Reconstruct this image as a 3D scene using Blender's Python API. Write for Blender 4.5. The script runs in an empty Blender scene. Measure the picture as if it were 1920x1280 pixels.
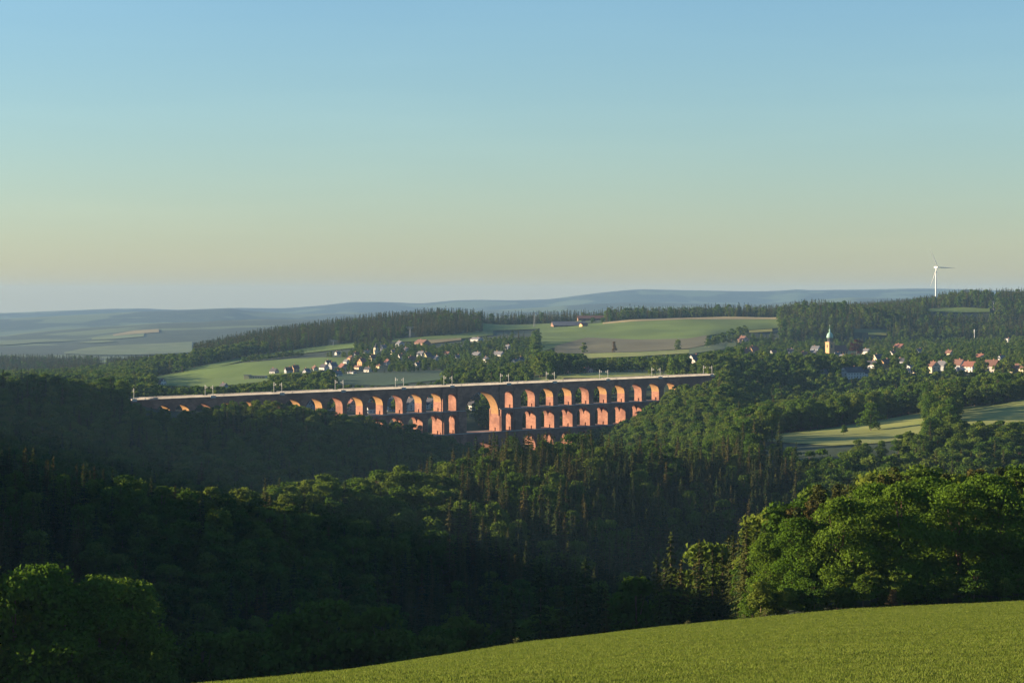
import bpy, math
import numpy as np
from math import radians, sin, cos, pi

rng = np.random.default_rng(7)
SC = bpy.context.scene
COL = SC.collection

# ------------------------------------------------------------------ camera, sky, sun, exposure
F, VH, CX = 4330.0, 555.0, 960.0          # focal length and horizon in units of the 1920 x 1280 photograph
SUN_AZ, SUN_EL = radians(174.0), radians(12.0)   # direction towards the sun, measured from +X (right) to +Y (away)
cam = bpy.data.cameras.new('camera')
cam.sensor_fit = 'HORIZONTAL'
cam.sensor_width = 36.0
cam.lens = 36.0 * F / 1920.0
cam.shift_y = -(640.0 - VH) / 1920.0
cam.clip_start = 1.0
cam.clip_end = 90000.0
cam_ob = bpy.data.objects.new('camera', cam)
COL.objects.link(cam_ob)
cam_ob.location = (0, 0, 0)
cam_ob.rotation_euler = (radians(90), 0, 0)
SC.camera = cam_ob

W = bpy.data.worlds.new('World')
SC.world = W
W.use_nodes = True
wn = W.node_tree
bg = wn.nodes['Background']
sky = wn.nodes.new('ShaderNodeTexSky')
sky.sky_type = 'NISHITA'
sky.sun_disc = False
sky.sun_elevation = SUN_EL
sky.sun_rotation = radians(90) - SUN_AZ
sky.altitude = 300
sky.air_density = 1.2
sky.dust_density = 0.35
sky.ozone_density = 4.8
# the faintest veils of high cirrus, all round the sky
wtc = wn.nodes.new('ShaderNodeTexCoord')
wmp = wn.nodes.new('ShaderNodeMapping')
wmp.inputs['Scale'].default_value = (3.0, 3.0, 26.0)
wmp.inputs['Rotation'].default_value = (0.0, 0.10, 0.4)
wnz = wn.nodes.new('ShaderNodeTexNoise')
wnz.inputs['Scale'].default_value = 2.2
wnz.inputs['Detail'].default_value = 5
wcr = wn.nodes.new('ShaderNodeValToRGB')
wcr.color_ramp.elements[0].position, wcr.color_ramp.elements[1].position = 0.46, 0.80
wcr.color_ramp.elements[0].color, wcr.color_ramp.elements[1].color = (1, 1, 1, 1), (1.05, 1.035, 1.02, 1)
wmx = wn.nodes.new('ShaderNodeMixRGB')
wmx.blend_type = 'MULTIPLY'
wmx.inputs['Fac'].default_value = 1.0
wn.links.new(wtc.outputs['Generated'], wmp.inputs['Vector'])
wn.links.new(wmp.outputs['Vector'], wnz.inputs['Vector'])
wn.links.new(wnz.outputs['Fac'], wcr.inputs['Fac'])
wn.links.new(sky.outputs[0], wmx.inputs['Color1'])
wn.links.new(wcr.outputs['Color'], wmx.inputs['Color2'])
wn.links.new(wmx.outputs['Color'], bg.inputs[0])
bg.inputs[1].default_value = 0.061

sl = bpy.data.lights.new('sun', 'SUN')
sl.energy = 5.0
sl.angle = radians(0.55)
sl.color = (1.0, 0.78, 0.52)
sun_ob = bpy.data.objects.new('sun', sl)
COL.objects.link(sun_ob)
sdir = np.array([cos(SUN_AZ) * cos(SUN_EL), sin(SUN_AZ) * cos(SUN_EL), sin(SUN_EL)])
from mathutils import Vector
sun_ob.rotation_euler = Vector(tuple(sdir)).to_track_quat('Z', 'Y').to_euler()
sun_ob.location = tuple(sdir * 500)

SC.view_settings.view_transform = 'Standard'
SC.view_settings.look = 'None'
SC.view_settings.gamma = 1.0
SC.view_settings.exposure = 1.68
SC.view_settings.use_curve_mapping = False
SC.cycles.use_denoising = True
SC.cycles.max_bounces = 5
SC.cycles.diffuse_bounces = 2
SC.cycles.glossy_bounces = 1
SC.cycles.transmission_bounces = 2
SC.cycles.volume_bounces = 0
SC.cycles.transparent_max_bounces = 4

# ------------------------------------------------------------------ small helpers
def link(o, parent=None):
    COL.objects.link(o)
    if parent is not None:
        o.parent = parent
    return o

def tag(o, label=None, cat=None, group=None, kind=None):
    if label: o['label'] = label
    if cat: o['category'] = cat
    if group: o['group'] = group
    if kind: o['kind'] = kind
    return o

def empty(name, loc=(0, 0, 0), rz=0.0, sc=1.0):
    o = bpy.data.objects.new(name, None)
    COL.objects.link(o)
    o.location = loc
    o.rotation_euler = (0, 0, rz)
    o.scale = (sc, sc, sc)
    return o

def np_mesh(name, verts, faces, mats=(), mat_idx=None, smooth=False):
    """verts (n,3); faces: (m,k) array of equal-size faces, or a list of lists"""
    me = bpy.data.meshes.new(name)
    if isinstance(faces, np.ndarray):
        m, k = faces.shape
        me.vertices.add(len(verts))
        me.vertices.foreach_set('co', np.asarray(verts, dtype=np.float32).ravel())
        me.loops.add(m * k)
        me.loops.foreach_set('vertex_index', faces.astype(np.int32).ravel())
        me.polygons.add(m)
        me.polygons.foreach_set('loop_start', np.arange(0, m * k, k, dtype=np.int32))
        me.update(calc_edges=True)
    else:
        me.from_pydata([tuple(v) for v in verts], [], faces)
        me.update()
    for mt in mats:
        me.materials.append(mt)
    if mat_idx is not None:
        me.polygons.foreach_set('material_index', np.asarray(mat_idx, dtype=np.int32))
    if smooth:
        me.polygons.foreach_set('use_smooth', np.ones(len(me.polygons), dtype=bool))
    return me

class MB:
    """collects boxes and tubes; build() makes one mesh object"""
    def __init__(s):
        s.v, s.f = [], []
    def add(s, vs, fs):
        b = len(s.v)
        s.v += [tuple(p) for p in vs]
        s.f += [[b + i for i in f] for f in fs]
    def box(s, x0, x1, y0, y1, z0, z1, sh=0.0):
        vs = [(x, y, z + sh * x) for z in (z0, z1) for y in (y0, y1) for x in (x0, x1)]
        s.add(vs, [(0, 2, 3, 1), (4, 5, 7, 6), (0, 1, 5, 4), (2, 6, 7, 3), (0, 4, 6, 2), (1, 3, 7, 5)])
    def tube(s, p, q, r0, r1=None, n=6):
        r1 = r0 if r1 is None else r1
        p, q = Vector(p), Vector(q)
        d = (q - p).normalized()
        a = d.orthogonal().normalized()
        b = d.cross(a)
        vs = []
        for c, r in ((p, r0), (q, r1)):
            for i in range(n):
                t = 2 * pi * i / n
                vs.append(c + a * (r * cos(t)) + b * (r * sin(t)))
        fs = [(i, (i + 1) % n, n + (i + 1) % n, n + i) for i in range(n)]
        fs += [tuple(range(n - 1, -1, -1)), tuple(range(n, 2 * n))]
        s.add(vs, fs)
    def lathe(s, prof, n=14, c=(0, 0)):
        vs = []
        for r, z in prof:
            for i in range(n):
                t = 2 * pi * i / n
                vs.append((c[0] + r * cos(t), c[1] + r * sin(t), z))
        fs = []
        for k in range(len(prof) - 1):
            for i in range(n):
                fs.append((k * n + i, k * n + (i + 1) % n, (k + 1) * n + (i + 1) % n, (k + 1) * n + i))
        fs.append(tuple(range(n - 1, -1, -1)))
        fs.append(tuple(range((len(prof) - 1) * n, len(prof) * n)))
        s.add(vs, fs)
    def mesh(s, name, mat, smooth=False):
        return np_mesh(name, s.v, s.f, [mat], smooth=smooth)
    def build(s, name, mat, parent=None, smooth=False):
        return link(bpy.data.objects.new(name, s.mesh(name, mat, smooth)), parent)

# ------------------------------------------------------------------ materials
def new_mat(name):
    m = bpy.data.materials.new(name)
    m.use_nodes = True
    nt = m.node_tree
    b = nt.nodes['Principled BSDF']
    b.inputs['Specular IOR Level'].default_value = 0.25
    return m, nt, b

def noise_mat(name, c0, c1, scale=1.0, rough=0.85, detail=4, bump=0.0, stretch=(1, 1, 1), c2=None, scale2=None, thr=(0.48, 0.60)):
    """two colours mixed by object-space noise, optional third by a larger noise, optional bump"""
    m, nt, b = new_mat(name)
    tc = nt.nodes.new('ShaderNodeTexCoord')
    mp = nt.nodes.new('ShaderNodeMapping')
    mp.inputs['Scale'].default_value = stretch
    nz = nt.nodes.new('ShaderNodeTexNoise')
    nz.inputs['Scale'].default_value = scale
    nz.inputs['Detail'].default_value = detail
    cr = nt.nodes.new('ShaderNodeValToRGB')
    cr.color_ramp.elements[0].position, cr.color_ramp.elements[1].position = 0.32, 0.68
    cr.color_ramp.elements[0].color = (*c0, 1)
    cr.color_ramp.elements[1].color = (*c1, 1)
    nt.links.new(tc.outputs['Object'], mp.inputs['Vector'])
    nt.links.new(mp.outputs['Vector'], nz.inputs['Vector'])
    nt.links.new(nz.outputs['Fac'], cr.inputs['Fac'])
    out = cr.outputs['Color']
    if c2 is not None:
        n2 = nt.nodes.new('ShaderNodeTexNoise')
        n2.inputs['Scale'].default_value = scale2
        n2.inputs['Detail'].default_value = 3
        r2 = nt.nodes.new('ShaderNodeValToRGB')
        r2.color_ramp.elements[0].position, r2.color_ramp.elements[1].position = thr
        mx = nt.nodes.new('ShaderNodeMixRGB')
        mx.inputs['Color2'].default_value = (*c2, 1)
        nt.links.new(tc.outputs['Object'], n2.inputs['Vector'])
        nt.links.new(n2.outputs['Fac'], r2.inputs['Fac'])
        nt.links.new(r2.outputs['Color'], mx.inputs['Fac'])
        nt.links.new(out, mx.inputs['Color1'])
        out = mx.outputs['Color']
    nt.links.new(out, b.inputs['Base Color'])
    b.inputs['Roughness'].default_value = rough
    if bump:
        bp = nt.nodes.new('ShaderNodeBump')
        bp.inputs['Strength'].default_value = bump
        bp.inputs['Distance'].default_value = 0.3
        nt.links.new(nz.outputs['Fac'], bp.inputs['Height'])
        nt.links.new(bp.outputs['Normal'], b.inputs['Normal'])
    return m

def leaf_mat(name, cols, transl=0.35, nscale=0.25):
    """foliage: colour varies per tree (object random) and per clump (noise); thin leaves let light through"""
    m = bpy.data.materials.new(name)
    m.use_nodes = True
    nt = m.node_tree
    nt.nodes.remove(nt.nodes['Principled BSDF'])
    out = nt.nodes['Material Output']
    oi = nt.nodes.new('ShaderNodeObjectInfo')
    tc = nt.nodes.new('ShaderNodeTexCoord')
    nz = nt.nodes.new('ShaderNodeTexNoise')
    nz.inputs['Scale'].default_value = nscale
    nz.inputs['Detail'].default_value = 2
    nt.links.new(tc.outputs['Object'], nz.inputs['Vector'])
    ad = nt.nodes.new('ShaderNodeMath'); ad.operation = 'MULTIPLY_ADD'
    ad.inputs[1].default_value = 0.7
    mu = nt.nodes.new('ShaderNodeMath'); mu.operation = 'MULTIPLY'
    mu.inputs[1].default_value = 0.34
    nt.links.new(nz.outputs['Fac'], mu.inputs[0])
    nt.links.new(oi.outputs['Random'], ad.inputs[0])
    nt.links.new(mu.outputs[0], ad.inputs[2])
    cr = nt.nodes.new('ShaderNodeValToRGB')
    els = cr.color_ramp.elements
    while len(els) < len(cols): els.new(0.5)
    for i, c in enumerate(cols):
        els[i].position = i / (len(cols) - 1)
        els[i].color = (*c, 1)
    nt.links.new(ad.outputs[0], cr.inputs['Fac'])
    d = nt.nodes.new('ShaderNodeBsdfDiffuse')
    t = nt.nodes.new('ShaderNodeBsdfTranslucent')
    mx = nt.nodes.new('ShaderNodeMixShader')
    mx.inputs[0].default_value = transl
    nt.links.new(cr.outputs['Color'], d.inputs['Color'])
    nt.links.new(cr.outputs['Color'], t.inputs['Color'])
    nt.links.new(d.outputs[0], mx.inputs[1])
    nt.links.new(t.outputs[0], mx.inputs[2])
    nt.links.new(mx.outputs[0], out.inputs['Surface'])
    return m

M = {}
M['broad'] = leaf_mat('broadleaf foliage', [(0.032, 0.072, 0.010), (0.06, 0.112, 0.014), (0.094, 0.14, 0.02), (0.115, 0.14, 0.024)], 0.35)
M['oak'] = leaf_mat('fresh oak foliage', [(0.045, 0.10, 0.012), (0.075, 0.135, 0.015), (0.10, 0.155, 0.02)], 0.35)
M['spruce'] = leaf_mat('spruce needles', [(0.017, 0.038, 0.013), (0.034, 0.055, 0.016), (0.064, 0.07, 0.018), (0.09, 0.066, 0.022)], 0.15)
M['pine'] = leaf_mat('pine needles', [(0.03, 0.05, 0.016), (0.055, 0.062, 0.018), (0.08, 0.062, 0.02)], 0.2)
M['copper'] = leaf_mat('copper beech foliage', [(0.05, 0.018, 0.016), (0.075, 0.026, 0.02)], 0.25)
M['rust'] = leaf_mat('brownish foliage', [(0.10, 0.075, 0.035), (0.13, 0.09, 0.04)], 0.3)
M['bark'] = noise_mat('bark', (0.06, 0.04, 0.025), (0.16, 0.11, 0.07), 2.0, stretch=(3, 3, 0.6), bump=0.4)
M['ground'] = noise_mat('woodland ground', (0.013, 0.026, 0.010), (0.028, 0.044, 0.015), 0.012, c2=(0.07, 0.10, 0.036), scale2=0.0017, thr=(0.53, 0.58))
M['soil'] = noise_mat('field soil', (0.07, 0.085, 0.03), (0.10, 0.12, 0.04), 0.4)

# ------------------------------------------------------------------ the lie of the land
# rows of known ground heights, from near to far; u is the bearing (photograph column), Y the distance
US = np.arange(-3200, 3521, 10.0)

def curve(pts):
    if np.isscalar(pts): return np.full_like(US, float(pts))
    a = np.array(pts, float)
    return np.interp(US, a[:, 0], a[:, 1])

def gsm(a, n=2):
    k = np.exp(-0.5 * (np.arange(-3 * n, 3 * n + 1) / n) ** 2); k /= k.sum()
    return np.convolve(np.pad(a, 3 * n, mode='edge'), k, mode='valid')

ROWS = []
def zrow(Y, pts, n=2):
    ROWS.append((curve(Y), gsm(curve(pts), n)))
def vrow(Y, pts, H=0.0, n=1):
    y = curve(Y)
    ROWS.append((y, -(gsm(curve(pts), n) - VH) * y / F - H))

TH, SN, CS = radians(40), sin(radians(40)), cos(radians(40))
VX0, VY0 = (908 - CX) * 1900 / F, 1900.0        # middle of the viaduct
def via_s(u, t=0.0):
    k = (u - CX) / F
    x0, y0 = VX0 + t * SN, VY0 - t * CS
    return (k * y0 - x0) / (CS - k * SN)
VIA_Y = VY0 + via_s(np.clip(US, 150, 1450)) * SN

UB = [-2500, -1500, -300, 0, 300, 640, 1000, 1240, 1450, 1600, 1920, 2300, 3400]
def zb(*z): return list(zip(UB, z))
E300 = (-26, -37, -54, -60.0, -54.2, -49.6, -45.3, -43.3, -41.9, -41.2, -40.4, -39.7, -36.7)
zrow(300, zb(*E300))
zrow(335, zb(-12, -18, -50, -63, -64, -60, -56, -51, -46, -42, -41, -40, -37))
zrow(420, zb(-2, -10, -54, -86, -92, -90, -78, -72, -60, -55, -52, -50, -45))
zrow(560, zb(2, -8, -56, -110, -128, -130, -125, -115, -95, -85, -75, -70, -70))
zrow(700, zb(4, -12, -56, -112, -138, -140, -138, -135, -130, -120, -105, -100, -90))
zrow([(450, 775), (700, 850), (950, 960), (1900, 985)],
     [(-3000, 4), (-1500, -8), (-300, -60), (0, -100), (300, -114), (450, -114), (700, -112), (850, -104), (950, -100), (1050, -103), (1150, -116), (1300, -128), (1500, -123), (1700, -112), (1920, -106), (2400, -98), (3400, -90)])
YC = [(-300, 850), (450, 850), (700, 950), (950, 1150), (1900, 1190)]
vrow(YC, [(-1500, 625), (-300, 788), (0, 848), (60, 866), (150, 882), (200, 897), (300, 904), (420, 907), (500, 908), (560, 902), (700, 895),
          (740, 882), (800, 868), (860, 848), (900, 832), (950, 818), (1000, 814), (1100, 817), (1200, 828), (1300, 834),
          (1380, 838), (1440, 843), (1500, 844), (1600, 843), (1700, 838), (1920, 850), (2400, 850)], 21)
zrow([(-300, 1040), (450, 1040), (950, 1330), (1900, 1350)],
     [(-1500, -16), (-300, -70), (0, -128), (400, -142), (900, -148), (1200, -130), (1320, -106), (1400, -90), (1500, -87), (1600, -85.7), (1920, -83), (2400, -80)])
zrow([(-300, 1330), (900, 1500), (1300, 1550), (1920, 1560)],
     [(-1500, -24), (-300, -68), (0, -110), (300, -122), (600, -132), (900, -146), (1050, -146), (1200, -120), (1320, -106), (1400, -94), (1500, -91.5), (1600, -88.5), (1760, -82.5), (1920, -79)])
vrow([(0, 1600), (300, 1610), (450, 1680), (640, 1725), (800, 1780), (900, 1820), (1000, 1850), (1200, 1850), (1400, 1720), (1920, 1720)],
     [(-1500, 590), (-300, 668), (0, 756), (60, 754), (150, 767), (220, 780), (260, 790), (350, 795), (440, 788), (500, 795), (560, 804), (620, 815), (680, 828), (740, 842),
      (800, 856), (850, 868), (900, 885), (960, 905), (1050, 905), (1130, 855), (1200, 815), (1266, 790), (1335, 780), (1400, 815), (1500, 808),
      (1640, 788), (1760, 768), (1920, 748), (2400, 730)])
ROWS.append((VIA_Y + np.interp(US, [1335, 1450], [0, -60]) + 4, gsm(curve([(-1500, -60), (100, -77), (240, -77.5), (300, -84), (450, -88), (600, -98), (680, -110), (760, -124), (850, -142), (950, -150), (1050, -146), (1130, -124),
      (1200, -108), (1266, -92), (1335, -76), (1400, -98), (1500, -106), (1600, -104), (1920, -92), (2400, -85)]), 1)))
zrow([(240, 1840), (600, 1930), (1000, 2040), (1335, 2120), (1500, 2120), (1920, 2120)],
     [(-1500, -70), (0, -100), (300, -97), (600, -103), (830, -108), (950, -112), (1100, -96), (1200, -88), (1300, -77), (1400, -88), (1500, -95), (1600, -95), (1760, -88), (1920, -82)])
zrow(2240, [(-1500, -80), (0, -100), (300, -99), (600, -101), (850, -93), (1000, -76.5), (1335, -75), (1450, -80), (1600, -80), (1920, -76)])
zrow(2500, [(-1500, -90), (0, -106), (300, -102), (640, -94), (830, -91), (1000, -80), (1335, -75), (1600, -78), (1920, -73)])
vrow(3000, [(-1500, 720), (0, 727), (200, 722), (300, 703), (400, 688), (480, 681), (640, 674), (830, 676), (1000, 667), (1150, 662), (1335, 659), (1460, 668), (1600, 674), (1920, 655), (2400, 650)])
vrow(3450, [(-1500, 720), (0, 724), (200, 708), (300, 690), (400, 671), (480, 662), (640, 650), (830, 640), (1000, 636), (1150, 636), (1335, 630), (1460, 645), (1600, 650), (1920, 640), (2400, 640)])
YH = [(0, 3620), (300, 3640), (400, 3720), (820, 4000), (1060, 4150), (1190, 4000), (1460, 4000), (1600, 3720), (1920, 3720)]
_u = [(0, 722), (180, 699), (220, 686), (300, 667), (350, 654), (400, 642), (500, 621), (560, 612), (640, 600), (700, 592), (760, 587), (820, 580), (870, 583), (930, 589), (1000, 588), (1060, 585)]
_y = dict(YH)
_g = [(u, v + 20 * F / np.interp(u, [0, 300, 400, 820, 1060], [3620, 3640, 3720, 4000, 4150])) for u, v in _u]
vrow(YH, [(-1500, 740)] + _g + [(1100, 602), (1190, 600), (1290, 596), (1460, 597), (1480, 592), (1530, 586), (1600, 594), (1700, 606), (1830, 622), (1920, 627), (2400, 620)])
zrow([(1450, 4450), (1600, 3980), (1920, 3980)], [(-1500, -130), (0, -140), (300, -130), (500, -90), (700, -70), (1060, -60), (1300, -52), (1530, -44), (1650, -36), (1740, -26), (1800, -23.3), (1920, -23.3), (2400, -20)])
zrow([(1450, 4750), (1600, 4160), (1920, 4160)], [(-1500, -120), (0, -143), (60, -145), (120, -148), (170, -157), (190, -165), (260, -160), (600, -90), (1060, -70), (1280, -46), (1460, -44), (1640, -34), (1730, -26), (1760, -18), (1800, -11), (1920, -11), (2400, -8)])
vrow(6600, [(-1500, 668), (0, 668), (350, 668), (600, 660), (1000, 630), (1500, 600), (1920, 585)])
vrow(7600, [(-1500, 655), (0, 654), (130, 652), (300, 646), (400, 644), (600, 635), (1000, 615), (1500, 595), (1920, 585)])
vrow(8800, [(-1500, 642), (0, 640), (130, 638), (175, 634), (300, 620), (400, 618), (600, 615), (1000, 605), (1500, 595), (1920, 585)])
vrow(10500, [(-1500, 645), (-300, 640), (0, 630), (60, 622), (120, 617), (215, 611), (300, 605), (390, 603), (400, 601), (480, 598), (640, 599), (800, 600), (1000, 590), (1300, 585), (1500, 580), (1920, 572)])
zrow(12300, -270)
vrow(14500, [(-1500, 610), (-300, 606), (0, 598), (130, 591), (260, 584), (330, 582), (380, 580), (430, 578), (470, 583), (560, 589), (700, 585), (900, 583), (1000, 577), (1100, 570), (1180, 567), (1300, 569),
             (1400, 571), (1520, 563), (1600, 557), (1700, 560), (1920, 562), (2400, 565)])
zrow(16600, -330)
vrow(19000, [(-1500, 598), (-300, 592), (0, 587), (100, 583), (200, 579), (270, 578), (330, 581), (440, 577), (530, 578), (600, 573), (660, 566), (720, 566), (790, 569), (850, 563), (900, 562), (960, 563),
             (1030, 561), (1090, 553), (1150, 546), (1200, 542), (1280, 544), (1400, 546), (1440, 546), (1480, 544), (1495, 541), (1510, 544), (1600, 543), (1700, 541), (1750, 541), (1830, 543), (1920, 546), (2400, 550)])
zrow(20800, -300)
RY = np.array([r[0] for r in ROWS]).T.copy()      # (columns, rows)
RZ = np.array([r[1] for r in ROWS]).T.copy()
for k in range(1, RY.shape[1]):
    RY[:, k] = np.maximum(RY[:, k], RY[:, k - 1] + 12)
# slopes for a monotone cubic along Y in every column
_h = np.diff(RY, axis=1); _d = np.diff(RZ, axis=1) / _h
RM = np.zeros_like(RZ)
_a, _b = _d[:, :-1], _d[:, 1:]
_w1 = 2 * _h[:, 1:] + _h[:, :-1]; _w2 = _h[:, 1:] + 2 * _h[:, :-1]
with np.errstate(divide='ignore', invalid='ignore'):
    _m = (_w1 + _w2) / (_w1 / _a + _w2 / _b)
RM[:, 1:-1] = np.where(_a * _b > 0, _m, 0.0)
RM[:, 0] = _d[:, 0]; RM[:, -1] = _d[:, -1]

def _pchip(yk, zk, mk, y):
    i = np.clip((yk <= y[:, None]).sum(1) - 1, 0, yk.shape[1] - 2)
    r = np.arange(len(y))
    y0, y1, z0, z1, m0, m1 = yk[r, i], yk[r, i + 1], zk[r, i], zk[r, i + 1], mk[r, i], mk[r, i + 1]
    h = y1 - y0
    t = np.clip((y - y0) / h, 0, 1)
    return (2*t**3 - 3*t**2 + 1) * z0 + (t**3 - 2*t**2 + t) * h * m0 + (-2*t**3 + 3*t**2) * z1 + (t**3 - t**2) * h * m1

def ground_uY(u, Y):
    """ground height for bearing u at distance Y (arrays), for Y >= 300"""
    u = np.atleast_1d(np.asarray(u, float)); Y = np.atleast_1d(np.asarray(Y, float))
    u, Y = np.broadcast_arrays(u, Y)
    sh = u.shape; u = u.ravel(); Y = Y.ravel()
    c = np.clip((u - US[0]) / 10.0, 0, len(US) - 1.001)
    i = c.astype(int); f = c - i
    za = _pchip(RY[i], RZ[i], RM[i], Y); zb_ = _pchip(RY[i + 1], RZ[i + 1], RM[i + 1], Y)
    z = za * (1 - f) + zb_ * f
    x = (u - CX) * Y / F
    a = np.clip((Y - 320) / 600, 0, 1) * 0.8 * np.clip((9000 - Y) / 3000, 0, 1)
    z = z + a * (np.sin(x / 37 + Y / 61) + np.sin(x / 23 - Y / 47 + 1.3) * 0.6)
    return z.reshape(sh)

XE = (np.array(UB, float) - CX) * 300 / F
ZE = np.array(E300, float)
def field_z(X, Y):
    """the near wheat field: gently domed, falling away from the camera"""
    X = np.asarray(X, float); Y = np.asarray(Y, float)
    ze = np.interp(X, XE, ZE)
    z130 = -21.8 + 0.03 * X - 0.06 * np.maximum(0, -X - 10)
    s1 = (ze - z130) / 170.0
    zb0 = -8.0 + 0.02 * X
    s0 = (z130 - zb0) / 130.0
    far = z130 + s1 * (Y - 130)
    near = zb0 + s0 * Y
    w = np.clip((Y - 90) / 80, 0, 1); w = w * w * (3 - 2 * w)
    z = near * (1 - w) + far * w
    return np.where(Y < 0, zb0 + 0.03 * Y, z) + 0.25 * np.sin(X / 19 + 0.5) * np.sin(Y / 27)

def P(u, Y, dz=0.0):
    z = float(ground_uY(u, Y)[0])
    return ((u - CX) * Y / F, Y, z + dz)

def find_Y(u, v, ya, yb, n=300):
    """distance at which the ground is seen at photograph point (u, v) between ya and yb"""
    ys = np.linspace(ya, yb, n)
    vg = VH - ground_uY(np.full(n, u), ys) * F / ys
    run = np.minimum.accumulate(vg)
    k = np.argmax(run <= v) if (run <= v).any() else n - 1
    if k == 0: return ya
    if run[k] > v: return float(ys[np.argmin(vg)])
    a, b = run[k - 1], vg[k]
    t = 0 if a == b else np.clip((a - v) / (a - b), 0, 1)
    return float(ys[k - 1] + t * (ys[k] - ys[k - 1]))

# ground sheet
def grid_faces(nr, nc):
    i = np.arange(nr - 1)[:, None] * nc + np.arange(nc - 1)[None, :]
    return np.stack([i, i + 1, i + nc + 1, i + nc], -1).reshape(-1, 4)

uu = np.concatenate([np.arange(-3200, -100, 60), np.arange(-100, 2040, 10), np.arange(2040, 3520, 60)]).astype(float)
yy = np.concatenate([np.linspace(299.5, 1200, 100)[:-1], np.linspace(1200, 2600, 120)[:-1], np.geomspace(2600, 20800, 140)])
UG, YG = np.meshgrid(uu, yy)
ZG = ground_uY(UG, YG)
GV = np.stack([(UG - CX) * YG / F, YG, ZG], -1).reshape(-1, 3)
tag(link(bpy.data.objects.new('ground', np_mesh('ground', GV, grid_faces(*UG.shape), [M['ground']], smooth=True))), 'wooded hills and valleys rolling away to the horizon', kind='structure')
xx = np.linspace(-300, 175, 120); y2 = np.linspace(-60, 301.5, 100)
XG, Y2 = np.meshgrid(xx, y2)
FV = np.stack([XG, Y2, field_z(XG, Y2)], -1).reshape(-1, 3)
tag(link(bpy.data.objects.new('field', np_mesh('field', FV, grid_faces(*XG.shape), [M['soil']], smooth=True))), 'sloping soil of the wheat field in the foreground', kind='structure')
# ------------------------------------------------------------------ far fields and meadows, draped on the land
def field_mat(name, c0, c1, scale=0.02, stretch=(1, 0.25, 1)):
    return noise_mat(name, c0, c1, scale, 0.9, stretch=stretch, detail=5, c2=tuple(0.5 * (a + b) * 0.8 for a, b in zip(c0, c1)), scale2=0.006)
FM = {
    'green': field_mat('green crop', (0.088, 0.142, 0.017), (0.122, 0.18, 0.026)),
    'bright': field_mat('young bright crop', (0.078, 0.132, 0.013), (0.108, 0.165, 0.02)),
    'meadow': field_mat('dry meadow grass', (0.16, 0.20, 0.04), (0.24, 0.25, 0.06), 0.05),
    'plough': field_mat('harrowed soil', (0.105, 0.10, 0.045), (0.135, 0.12, 0.055)),
    'straw': field_mat('straw coloured verge', (0.28, 0.23, 0.10), (0.34, 0.28, 0.13)),
    'tan': field_mat('tan field', (0.16, 0.135, 0.055), (0.20, 0.165, 0.07)),
    'dark': field_mat('dark meadow with shade tone', (0.028, 0.065, 0.025), (0.04, 0.08, 0.03)),  # this deep green carries the shade on the meadow behind the viaduct
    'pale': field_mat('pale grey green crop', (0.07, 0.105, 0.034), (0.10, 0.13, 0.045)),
    'yellow': field_mat('rape in flower', (0.36, 0.33, 0.05), (0.42, 0.38, 0.08)),
}
CLEAR = []       # (polygon in photograph points, distance from which trees may not stand in front of it, trees may stand behind)
def clear(poly, ymax, ymin=0.0):
    CLEAR.append((np.array(poly, float), ymin, ymax))

def drape(label, mat, top, bot, ya, yb, lift=0.6, name='field', keep=True, rows=7):
    top, bot = np.array(top, float), np.array(bot, float)
    u0, u1 = max(top[0, 0], bot[0, 0]), min(top[-1, 0], bot[-1, 0])
    us = np.linspace(u0, u1, max(4, int((u1 - u0) / 7)))
    vt, vb = np.interp(us, top[:, 0], top[:, 1]), np.interp(us, bot[:, 0], bot[:, 1])
    V = []
    for t in np.linspace(0, 1, rows):
        for u, a, b in zip(us, vt, vb):
            y = find_Y(u, b + (a - b) * t, ya, yb)
            V.append(P(u, y, lift))
    # thickness: a skirt is not needed, the sheet follows the land
    o = bpy.data.objects.new(name, np_mesh(name, np.array(V), grid_faces(rows, len(us)), [FM[mat]], smooth=True))
    tag(link(o), label, kind='structure')
    if keep:
        clear(list(zip(us, vt)) + list(zip(us[::-1], vb[::-1])), yb)
    return o

drape('pale dry meadow on the slope at the right', 'meadow',
      [(1395, 821), (1480, 812), (1560, 803), (1640, 790), (1760, 768), (1860, 760), (1990, 738)],
      [(1395, 826), (1480, 831), (1560, 836), (1640, 832), (1740, 818), (1800, 812), (1880, 806), (1990, 795)], 1230, 1800, 0.4, rows=14, keep=False)
clear([(1395, 821), (1480, 812), (1560, 803), (1640, 790), (1760, 768), (1860, 760), (1990, 738), (1990, 778), (1880, 790), (1800, 786), (1792, 766), (1738, 773), (1726, 808), (1640, 823), (1560, 829), (1480, 827), (1395, 825)], 1800)
drape('big green field climbing to the skyline', 'green',
      [(1012, 617), (1060, 613), (1100, 608), (1150, 605), (1190, 603), (1290, 599), (1460, 600)],
      [(1012, 662), (1100, 634), (1200, 638), (1290, 636), (1340, 628), (1400, 620), (1460, 616)], 2900, 4050, 1.2, rows=12)
drape('brown harrowed field below the green one', 'plough',
      [(1040, 650), (1100, 634), (1200, 638), (1290, 636), (1325, 630)], [(1040, 664), (1100, 664), (1200, 661), (1290, 655), (1325, 648)], 2700, 4050, 1.3)
drape('straw coloured verge along the skyline field', 'straw', [(1130, 606), (1190, 600), (1290, 595), (1462, 596)], [(1130, 609), (1190, 604), (1290, 600), (1462, 600)], 3500, 4050, 1.6, rows=3)
drape('strip of meadow below the harrowed field', 'meadow', [(1095, 664), (1200, 661), (1290, 656), (1380, 643)], [(1095, 673), (1200, 669), (1290, 663), (1380, 650)], 2500, 3600, 1.0, rows=3)
drape('shaded green meadow under the hilltop wood', 'green', [(905, 602), (960, 599), (1040, 597), (1090, 598)], [(905, 622), (960, 620), (1020, 617), (1090, 606)], 3000, 4150, 1.2)
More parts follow.
